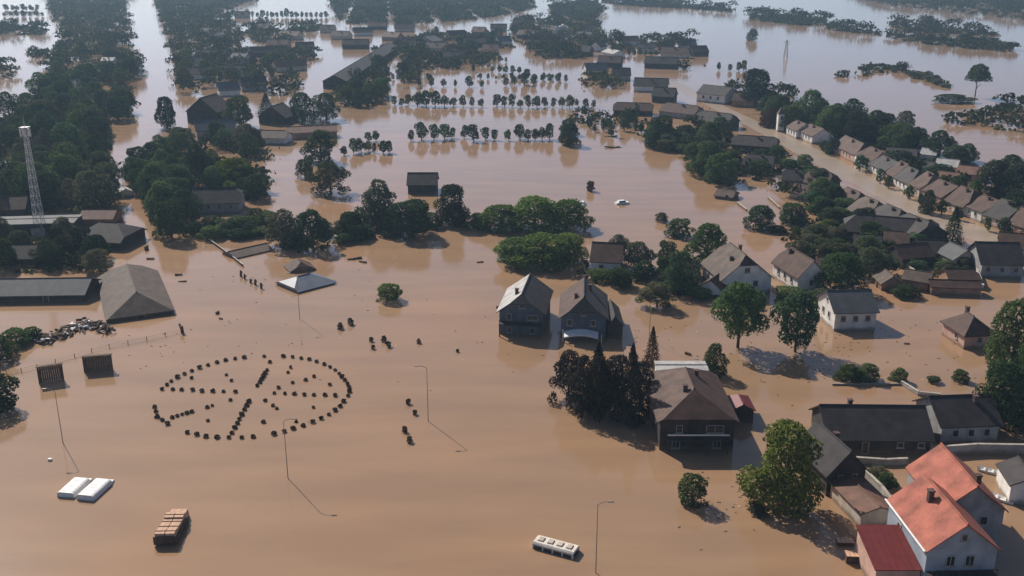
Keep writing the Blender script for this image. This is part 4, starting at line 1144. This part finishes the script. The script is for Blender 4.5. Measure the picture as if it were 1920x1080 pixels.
garden = [
    ('outer ring', zc([(198, 445), (238, 408), (275, 378), (327, 344), (383, 318), (445, 292), (512, 265), (583, 243), (655, 221), (728, 202), (808, 190), (886, 180), (1050, 170), (1210, 170), (1288, 175), (1360, 186), (1430, 195), (1490, 214),
                       (1553, 237), (1600, 260), (1645, 285), (1680, 315), (1705, 342), (1730, 372), (1750, 402), (1760, 432), (1765, 465), (1755, 500), (1717, 548), (1688, 588), (1643, 622), (1593, 658), (1530, 690), (1458, 720), (1380, 750),
                       (1294, 775), (1218, 800), (1133, 820), (957, 845), (863, 850), (755, 850), (655, 850), (565, 842), (487, 825), (410, 808), (242, 735), (197, 704), (158, 676), (143, 633), (135, 594)]), 1.15, 'clockwise from leftmost'),
    ('left spoke', zc([(285, 447), (362, 450), (450, 452), (530, 460), (623, 462), (711, 464), (810, 467)]), 1.15, 'from the rim'),
    ('right spoke', zc([(1137, 478), (1225, 482), (1304, 485), (1386, 491), (1467, 493), (1558, 495), (1645, 498)]), 1.1, 'from the hub'),
    ('far spoke', zc([(1100, 218), (1075, 285), (1060, 310), (1045, 335), (1030, 360), (1014, 388), (992, 415)]), 1.15, 'from the rim'),
    ('near spoke', zc([(925, 548), (905, 580), (888, 616), (863, 658), (845, 695), (828, 730), (805, 768), (782, 812)]), 1.15, 'from the hub'),
    ('inner beds', zc([(445, 350), (735, 325), (778, 372), (1250, 304), (1290, 390), (1400, 367), (1468, 338), (1600, 407), (1170, 432), (770, 536), (575, 596), (615, 582), (280, 682), (325, 668), (365, 656), (405, 645), (445, 634), (580, 708), (1045, 720), (1060, 540), (1125, 582), (1158, 606), (1462, 597), (1320, 716)]), .98, 'from the left'),
]
TINT['h'] = (.020, .0125, .0085)
for nm, pts, w, how in garden:
    pts = sorted(pts) if nm == 'inner beds' else pts
    for i, (x, y) in enumerate(pts):
        s_ = w * rnd.uniform(.85, 1.2)
        bush(g(x, y + 1), s_ * .42, s_ * .78, 'h', ulabel('dark shrub in %s of round flooded garden, %s %s' % (nm, nth(i + 1), how)), 'clipped shrubs of the round garden', 'shrub', 'shrub')
loose = [(638, 616, 1.4), (657, 608, 1.5), (696, 640, 1.0), (720, 640, 1.3), (728, 650, 1.2), (700, 654, .9), (785, 643, 1.0), (766, 757, 1.0), (778, 777, .9), (759, 810, 1.1), (768, 829, 1.1), (858, 660, .7), (545, 690, .6)]
for i, (x, y, w) in enumerate(loose):
    bush(g(x, y), w * .9, w, 'h', ulabel('loose dark shrub tip in open water right of round garden, %s from the top' % nth(i + 1)), 'loose shrub tips in open water', 'shrub', 'shrub')

# ------------------------------------------------------------------ street lamps standing in the water
lamps = [((803, 790), 9.0, -1, 'thin lamp post in open water in the middle of picture'), ((540, 897), 8.8, 1, 'thin lamp post just below the round garden'), ((118, 830), 8.4, -1, 'thin lamp post between timber hoarding and white vans'),
         ((1117, 1074), 9.2, 1, 'thin lamp post by the sunken minibus at bottom'), ((562, 598), 9.2, -1, 'thin lamp post in front of the half sunk slate roof'),
         ((1217, 640), 8.0, 1, 'thin post behind the reddish conifer')]
for p, h, sx, l in lamps:
    r = tag(empty('lamp_post', g(*p)), l, 'lamp post', 'lamp posts standing in the flood')
    MB().tube([(0, 0, -.6), (0, 0, h * .5), (0, 0, h)], [.065, .055, .04], 8).build('pole', M['metal'], r)
    MB().tube([(0, 0, h - .05), (sx * .5, 0, h + .25), (sx * 1.25, 0, h + .35)], [.05, .045, .04], 6).build('arm', M['metal'], r)
    MB().box((sx * 1.5, 0, h + .35), (.75, .24, .13), taper=.8).build('lamp_head', M['metal'], r)

# ------------------------------------------------------------------ lattice mast and power pylon
def lattice(name, label, cat, pos, H, wb, wt, n, mat, drums=True, r=.11):
    root = tag(empty(name, pos), label, cat)
    wd = lambda z: wb + (wt - wb) * (z / H) ** .75
    for sx in (-1, 1):
        for sy in (-1, 1):
            pts = [(sx * wd(H * k / 8) / 2, sy * wd(H * k / 8) / 2, H * k / 8) for k in range(9)]
            MB().tube([(pts[0][0], pts[0][1], -.6)] + pts, [r * 1.3] + [r * (1.3 - .06 * k) for k in range(9)], 5).build('leg', mat, root)
    for k in range(n):
        za, zb = H * (k / n) ** .9, H * ((k + 1) / n) ** .9
        a, b_ = wd(za) / 2, wd(zb) / 2
        m = MB()
        for (c0, c1) in (((-1, -1), (1, -1)), ((1, -1), (1, 1)), ((1, 1), (-1, 1)), ((-1, 1), (-1, -1))):
            m.tube([(c0[0] * a, c0[1] * a, za), (c1[0] * b_, c1[1] * b_, zb)], [r * .6] * 2, 4)
            m.tube([(c1[0] * a, c1[1] * a, za), (c0[0] * b_, c0[1] * b_, zb)], [r * .6] * 2, 4)
            m.tube([(c0[0] * b_, c0[1] * b_, zb), (c1[0] * b_, c1[1] * b_, zb)], [r * .6] * 2, 4)
        m.build('bracing', mat, root)
    if drums:
        MB().box((0, 0, H + .08), (wt + 1.3, wt + 1.3, .16)).build('platform', mat, root)
        for k in range(5):
            a = k * 1.256
            x, y = math.cos(a) * (wt / 2 + .75), math.sin(a) * (wt / 2 + .75)
            MB().tube([(x, y, H - 2.2), (x, y, H - .4)], [.22, .22], 8).build('antenna', M['white'], root)
        MB().tube([(0, 0, H), (0, 0, H + 3.0)], [.06, .03], 5).build('spike', mat, root)
        MB().box((0, 0, .7), (wb + 1.0, wb + 1.0, 2.6)).build('plinth', M['concrete'], root)
    else:
        for k, z in enumerate((H * .78, H * .9)):
            MB().box((0, 0, z), (5.5 - k * 1.6, .18, .18)).build('cross_arm', mat, root)
    return root


lattice('radio_mast', 'pale lattice radio mast with antennas rising above the works buildings', 'mast', g(77, 440), 27.5, 2.3, .8, 12, M['mast'], True, .065)
lattice('power_pylon', 'small grey lattice power pylon alone in the wide pale water', 'pylon', g(1473, 108), 11.5, 2.6, .7, 6, M['metal'], False, .09)

# ------------------------------------------------------------------ vehicles caught in the flood
def cargo_van(pos, rz, label, L=5.2, W=2.5, top=1.35, cabin=True):
    root = tag(empty('van', pos, rz), label, 'van')
    b = MB()
    prof = [(-W / 2, -.8), (-W / 2, top - .35), (-W / 2 + .14, top - .1), (-W / 2 + .4, top), (W / 2 - .4, top), (W / 2 - .14, top - .1), (W / 2, top - .35), (W / 2, -.8)]
    y0_, y1_ = -L / 2, L / 2 - 1.1
    for (p, q) in zip(prof[:-1], prof[1:]):
        b.face([(p[0], y0_, p[1]), (q[0], y0_, q[1]), (q[0], y1_, q[1]), (p[0], y1_, p[1])])
    b.face([(x, y0_, z) for x, z in prof]); b.face([(x, y1_, z) for x, z in prof][::-1])
    b.build('body', M['white'], root)
    for k in range(5): MB().box((0, y0_ + .5 + k * (L - 2) / 4.6, top + .01), (W - .9, .05, .03)).build('roof_rib', M['white'], root)
    if cabin:
        c = MB()
        t2 = top - .42
        c.face([(-W / 2 + .1, y1_, t2), (W / 2 - .1, y1_, t2), (W / 2 - .2, y1_ + .75, t2 - .05), (-W / 2 + .2, y1_ + .75, t2 - .05)])
        for s_ in (-1, 1): c.face([(s_ * (W / 2 - .1), y1_, t2), (s_ * (W / 2 - .2), y1_ + .75, t2 - .05), (s_ * (W / 2 - .1), y1_ + 1.2, -.6), (s_ * (W / 2 - .1), y1_, -.6)])
        c.build('cab', M['white'], root)
        MB().face([(-W / 2 + .2, y1_ + .76, t2 - .05), (W / 2 - .2, y1_ + .76, t2 - .05), (W / 2 - .1, y1_ + 1.2, -.6), (-W / 2 + .1, y1_ + 1.2, -.6)])
        w_ = MB(); w_.face([(-W / 2 + .2, y1_ + .75, t2 - .05), (W / 2 - .2, y1_ + .75, t2 - .05), (W / 2 - .1, y1_ + 1.2, -.6), (-W / 2 + .1, y1_ + 1.2, -.6)])
        w_.build('windscreen', M['glass'], root)
    MB().box((0, y0_ - .02, .1), (W - .3, .05, .7)).build('rear_door', M['white'], root)
    return root


cargo_van(g(143, 914), R(-8), 'left one of two white vans sunk side by side', 5.2, 2.5, .7)
cargo_van(g(182, 918), R(-10), 'right one of two white vans sunk side by side', 5.6, 2.55, .75)

mbp = g(1042, 1030)
root = tag(empty('minibus', mbp, R(-26)), 'white minibus sunk to its windows with four roof vents', 'minibus')
b = MB()
L, W, tp = 5.4, 2.1, .85
prof = [(-W / 2, -.8), (-W / 2 - .02, .2), (-W / 2 + .06, tp - .18), (-W / 2 + .25, tp), (W / 2 - .25, tp), (W / 2 - .06, tp - .18), (W / 2 + .02, .2), (W / 2, -.8)]
for (p, q) in zip(prof[:-1], prof[1:]): b.face([(-L / 2, p[0], p[1]), (-L / 2, q[0], q[1]), (L / 2, q[0], q[1]), (L / 2, p[0], p[1])])
b.face([(-L / 2, y, z) for y, z in prof]); b.face([(L / 2, y, z) for y, z in prof][::-1])
b.build('body', M['ivory'], root)
for k in range(4): MB().box((-1.9 + k * 1.25, 0, tp + .06), (.75, .95, .16), taper=.85).build('roof_vent', M['wall_cream'], root)
for s_ in (-1, 1):
    for k in range(4): MB().box((-1.95 + k * 1.3, s_ * (W / 2 + .0), .25), (1.1, .06, .45)).build('window', M['glass'], root)
MB().box((L / 2 + .0, 0, .25), (.06, 1.7, .5)).build('windscreen', M['glass'], root)

# flat lorry with crates
lp = g(322, 1000)
root = tag(empty('lorry', lp, R(2)), 'brown flat lorry sunk in the flood carrying tan crates', 'lorry')
b = MB(); b.box((0, 0, .35), (2.7, 5.6, .25))
b.build('flatbed', M['wood'], root)
MB().box((0, -2.86, .75), (2.7, .1, 1.1)).build('tailboard', M['wood'], root)
for s_ in (-1, 1): MB().box((s_ * 1.36, 0, .62), (.08, 5.6, .55)).build('sideboard', M['wood'], root)
MB().box((0, 3.4, .35), (2.4, 1.5, 1.5), taper=.85).build('cab', M['tan'], root)
MB().box((0, 2.62, .7), (1.9, .06, .5)).build('cab_window', M['glass'], root)
for s_ in (-1, 1):
    for yy in (-1.7, 2.9): MB().tube([(s_ * 1.1 - .15, yy, -.1), (s_ * 1.1 + .15, yy, -.1)], [.45, .45], 10).build('wheel', M['rubber'], root)
n = 0
for j in range(4):
    for i in range(2):
        hgt = [1.15, 1.0, .9, 1.1][j]
        p = Vector((-.62 + i * 1.24, -2.05 + j * 1.3, .475)); p.rotate(Matrix.Rotation(R(2), 4, 'Z'))
        c = MB().box((0, 0, hgt / 2), (1.14, 1.18, hgt))
        o = tag(empty('crate', (lp.x + p.x, lp.y + p.y, p.z), R(2)), ulabel('tan crate on the brown lorry, %s row from its tail, %s side' % (nth(j + 1), ('left', 'right')[i])), 'crate', 'tan crates on the lorry')
        c.build('body', M['tan'], o)
        MB().box((0, 0, hgt + .025), (1.2, .12, .05)).build('batten', M['wood'], o)

# cars and boats
def car(pos, rz, label, mat):
    root = tag(empty('car', pos, rz), label, 'car')
    b = MB().box((0, 0, .15), (4.2, 1.75, .7), taper=.95); b.build('body', mat, root)
    b = MB().box((-.2, 0, .78), (2.3, 1.55, .56), taper=.78); b.build('cabin', mat, root)
    for s_ in (-1, 1): MB().box((-.2, s_ * .735, .76), (1.8, .06, .34), rx=s_ * .3).build('side_window', M['glass'], root)
    MB().box((.88, 0, .76), (.06, 1.3, .38), ry=-.45).build('windscreen', M['glass'], root)
    return root


car(g(1166, 382), R(20), 'white car awash in open water behind the willows', M['white'])
car(g(1091, 384), R(80), 'smaller looking white car close to the right end of willows', M['white'])
car(g(1771, 391), R(-30), 'white car parked before the brown street row houses', M['white'])


def boat(pos, rz, label, L=3.2, W=1.2):
    root = tag(empty('boat', pos, rz), label, 'boat')
    b = MB()
    st = [(-L / 2, W * .38), (-L * .2, W * .5), (L * .2, W * .45), (L * .42, W * .2), (L / 2, .03)]
    for (p, q) in zip(st[:-1], st[1:]):
        for s_ in (-1, 1):
            b.face([(p[0], s_ * p[1], .42), (q[0], s_ * q[1], .42), (q[0], s_ * q[1] * .6, -.1), (p[0], s_ * p[1] * .6, -.1)])
        b.face([(p[0], -p[1] * .7, .1), (q[0], -q[1] * .7, .1), (q[0], q[1] * .7, .1), (p[0], p[1] * .7, .1)])
    b.face([(-L / 2, -W * .38, .42), (-L / 2, W * .38, .42), (-L / 2, W * .23, -.1), (-L / 2, -W * .23, -.1)])
    b.build('hull', M['white'], root)
    for x in (-.7, .4): MB().box((x, 0, .34), (.24, W * .85, .06)).build('thwart', M['white'], root)
    return root


boat(g(1855, 886), R(-35), 'white boat farthest from the hut at right frame edge')
boat(g(1889, 884), R(25), 'small white boat behind the hut at right frame edge', 2.2, 1.0)
boat(g(1877, 938), R(-50), 'white boat right in front of the hut at right frame edge')

# ------------------------------------------------------------------ timber hoardings, posts, fences, walls
for (p, rz, W_, H_, lab) in (((97, 716), R(24), 4.0, 2.9, 'left brown timber hoarding standing in the flood'), ((185, 695), R(14), 4.8, 2.7, 'right brown timber hoarding standing in the flood')):
    root = tag(empty('hoarding', g(*p), rz), lab, 'hoarding', 'timber hoardings in the flood')
    n = 12
    for k in range(n):
        MB().box((-W_ / 2 + (k + .5) * W_ / n, 0, H_ / 2 - .25 + rnd.uniform(-.05, .05)), (W_ / n - .03, .1, H_ + .5)).build('plank', M['wood'], root)
    for z in (.6, H_ - .5): MB().box((0, .11, z), (W_, .12, .16)).build('rail', M['wood'], root)
    MB().box((0, .35, H_ + .06), (W_ + .2, 1.0, .1), rx=R(-6)).build('capping', M['wood'], root)
    for x in (-W_ / 2 + .3, W_ / 2 - .3): MB().tube([(x, 1.1, -.4), (x, .17, H_ * .8)], [.08, .08], 5).build('strut', M['wood'], root)
root = tag(empty('fence', g(12, 702)), 'low half drowned wire fence leading from left bank to the barn', 'fence')
o0 = g(12, 702)
pts = [(12, 702), (40, 697), (70, 690), (104, 680), (140, 670), (172, 660), (205, 652), (240, 645), (275, 638), (310, 630), (342, 623)]
P3 = [g(*p) - o0 for p in pts]
for p in P3: MB().tube([(p.x, p.y, -.5), (p.x + .03, p.y, .75)], [.07, .06], 5).build('post', M['wood'], root)
for z in (.25, .6): MB().tube([(p.x, p.y, z) for p in P3], [.03] * len(P3), 4).build('wire', M['metal'], root)
for i, (x, y, h) in enumerate([(452, 518, 1.4), (459, 523, 1.2), (470, 530, .9), (479, 534, 1.3), (490, 541, 1.3)]):
    r = tag(empty('gate_post', g(x, y), rnd.random()), ulabel('dark stub post in open water below sunk grey roof, %s from the left' % nth(i + 1)), 'post', 'dark stub posts in the flood')
    MB().box((0, 0, h / 2 - .2), (.4, .4, h + .4), rx=R(rnd.uniform(-8, 8)), taper=.85).build('shaft', M['wood'], r)
    MB().box((.28, 0, h * .55), (.35, .12, .3)).build('hinge_stub', M['wood'], r)
root = tag(empty('post_row', g(342, 624)), 'thick leaning fence end post beside the barn corner', 'post')
MB().box((0, 0, .5), (.5, .4, 1.9), rx=R(9)).build('shaft', M['wood'], root)
MB().box((-.5, .8, .8), (.3, .3, 1.6), ry=R(-14)).build('brace', M['wood'], root)


def garden_wall(label, pts, h, mat, t=.3, name='garden_wall'):
    o = g(*pts[0])
    root = tag(empty(name, o), label, 'wall')
    Q = [g(*p) - o for p in pts]
    for a, c in zip(Q[:-1], Q[1:]):
        d = c - a
        MB().box(((a.x + c.x) / 2, (a.y + c.y) / 2, h / 2 - .3), (d.length, t, h + .6), rz=math.atan2(d.y, d.x)).build('wall_panel', M[mat], root)
        MB().box(((a.x + c.x) / 2, (a.y + c.y) / 2, h + .05), (d.length + .1, t + .14, .1), rz=math.atan2(d.y, d.x)).build('coping', M['concrete'], root)
    return root


garden_wall('pale garden wall beside the rusty shed and orange roof', [(1618, 892), (1652, 925), (1684, 968)], 1.1, 'concrete')
garden_wall('low cream wall between long low building and walled garden', [(1602, 868), (1660, 872), (1700, 870)], .9, 'concrete')
garden_wall('long grey wall in front of grey walled house at right', [(1745, 856), (1830, 850), (1960, 852)], 1.5, 'wall_grey')
garden_wall('short white wall corner above the grey walled house', [(1690, 722), (1722, 742), (1762, 746)], .7, 'wall_white')
garden_wall('thin wall running right along the bay below the bushes', [(1560, 722), (1690, 722)], .25, 'concrete', .15)
garden_wall('cream garden wall slanting across the flooded yard', [(1682, 490), (1718, 520)], 1.2, 'wall_cream')
garden_wall('whitish yard wall beside dark roofed house at right', [(1826, 500), (1842, 545)], 1.2, 'wall_white')
garden_wall('brown low fence leading to the collapsed grey roof', [(392, 452), (412, 466), (436, 484), (456, 500)], .5, 'wood', .15, 'plank_fence')
garden_wall('thin dark wall reaching into water from dark round tree', [(1382, 382), (1400, 396)], .5, 'wood', .3)
garden_wall('thin dark wall between the two dark round trees', [(1440, 372), (1462, 392)], .5, 'wood', .3)

# floating timber boxes and flotsam
for (p, s_, lab) in (((1584, 1020), (2.0, 1.0, .5), 'brown floating box nearer the tree beside the lean-to'), ((1600, 1052), (2.0, 1.2, 1.0), 'larger brown box lowest beside the lean-to')):
    r = tag(empty('floating_box', g(*p), R(-4)), lab, 'box')
    MB().box((0, 0, s_[2] / 2 - .15), (s_[0], s_[1], s_[2] + .3)).build('body', M['wood'], r)
    for k in range(4): MB().box((-s_[0] / 2 + (k + .5) * s_[0] / 4, 0, s_[2] + .03), (s_[0] / 4 - .05, s_[1] + .1, .06)).build('slat', M['tan'], r)
flots = [((665, 486), 3.4, .5, 20, 'dark drifting timber above the lone light green bush'), ((680, 492), 2.0, .4, -30, 'short dark timber beside drifting timber above the bush'), ((335, 516), 1.6, .4, 10, 'dark plank drifting right of the big grey barn'),
         ((342, 528), 1.8, .25, 0, 'faint plank drifting below the dark one right of barn'), ((408, 588), .8, .6, 60, 'pale stub sticking out of open water in middle left'), ((414, 598), .8, .3, -30, 'pale plank drifting beside stub in middle left'),
         ((1428, 968), 1.8, .5, -20, 'dark log drifting under the bright green tree'), ((275, 468), 1.4, 1.2, 80, 'brown stub in channel mouth right of barn'), ((282, 486), 1.8, .4, 0, 'dark plank in channel mouth right of barn'), ((1560, 506), 1.2, .3, 10, 'red brown plank by olive bush'),
         ((1150, 277), 6.5, .5, 0, 'long dark raft of timber in orchard water'), ((1145, 256), 5.5, .4, 5, 'long dark timber behind the raft in orchard water'), ((1700, 650 - 5), 1.0, .25, 0, 'small plank drifting in the bay right of the white house'), ((94, 863), .5, .35, 0, 'tiny white float near the white vans'),
         ((1779, 612), 1.6, .7, 50, 'dark timber against small brick house wall'), ((936, 578), 1.2, .7, 20, 'brown stub at corner of the two storey house'), ((900, 492), 1.6, .3, 15, 'faint plank above two storey house'), ((1290, 665), 1.2, .5, -40, 'dark plank behind white annex of brown house'), ((1462, 441), 1.2, .6, 0, 'red brown stub in water of flooded gardens')]
for p, L_, h_, rz, lab in flots:
    r = tag(empty('drift_timber', g(*p), R(rz)), ulabel(lab), 'driftwood')
    MB().box((0, 0, h_ * .3), (L_, .35, h_), ry=R(rnd.uniform(-6, 6))).build('plank', M['white'] if 'white' in lab and 'float' in lab else M['wood'], r)
    if L_ > 1.2: MB().box((L_ * .1, .15, h_ * .4), (L_ * .7, .25, h_ * .7), rz=R(rnd.uniform(15, 40))).build('cross_plank', M['wood'], r)
# tangled wreckage along the bank
b = MB()
for k in range(240):
    t = rnd.random()
    x, y = 62 + 146 * t + rnd.gauss(0, 3), 640 - 26 * t ** .5 + 8 * math.sin(t * 7) + rnd.gauss(0, 5)
    p = g(x, y)
    b.box((p.x, p.y, rnd.uniform(0, .7) ** 1.3), (rnd.uniform(.3, 2.0), rnd.uniform(.1, .5), rnd.uniform(.08, .5)), rnd.uniform(0, 3.1), 0 if rnd.random() < .85 else 1, R(rnd.uniform(-25, 25)), R(rnd.uniform(-25, 25)))
tag(b.build('flood_debris', [M['wood'], M['white']]), 'tangled dark wreckage and broken timber strewn along the left bank', 'debris', kind='stuff')

b = MB()
for k in range(420):
    x0_, y0_, sx_, sy_ = rnd.choice([(1150, 650, 60, 14), (1420, 700, 120, 30), (620, 470, 130, 18), (900, 640, 260, 60), (1480, 610, 160, 25), (300, 640, 160, 25), (1600, 700, 160, 20), (1500, 440, 90, 25), (560, 560, 160, 40), (1380, 930, 60, 40), (1650, 640, 90, 30)])
    p = g(rnd.gauss(x0_, sx_), rnd.gauss(y0_, sy_))
    l_ = rnd.uniform(.12, .55)
    b.box((p.x, p.y, .02), (l_, rnd.uniform(.06, .3), .05), rnd.uniform(0, 3.1), 0 if rnd.random() < .8 else 1, R(rnd.uniform(-6, 6)))
tag(b.build('drifting_litter', [M['wood'], M['tan']]), 'tiny scraps of wood and reeds drifting on the open flood', 'litter', kind='stuff')

# ------------------------------------------------------------------ air: one even haze around the whole place
hz = MB().box((0, (Y0 + Y1) / 2, 36.5), (2 * XW + 40, Y1 - Y0 + 40, 77))
m = bpy.data.materials.new('haze')
m.use_nodes = True
nt = m.node_tree
for n_ in list(nt.nodes): nt.nodes.remove(n_)
out = nt.nodes.new('ShaderNodeOutputMaterial')
pv = nt.nodes.new('ShaderNodeVolumePrincipled')
pv.inputs['Color'].default_value = (.50, .74, .95, 1)
pv.inputs['Density'].default_value = .00018
pv.inputs['Anisotropy'].default_value = .2
nt.links.new(pv.outputs[0], out.inputs['Volume'])
tag(hz.build('haze', m), 'thin pale blue haze over the whole flooded plain', 'haze', kind='stuff')
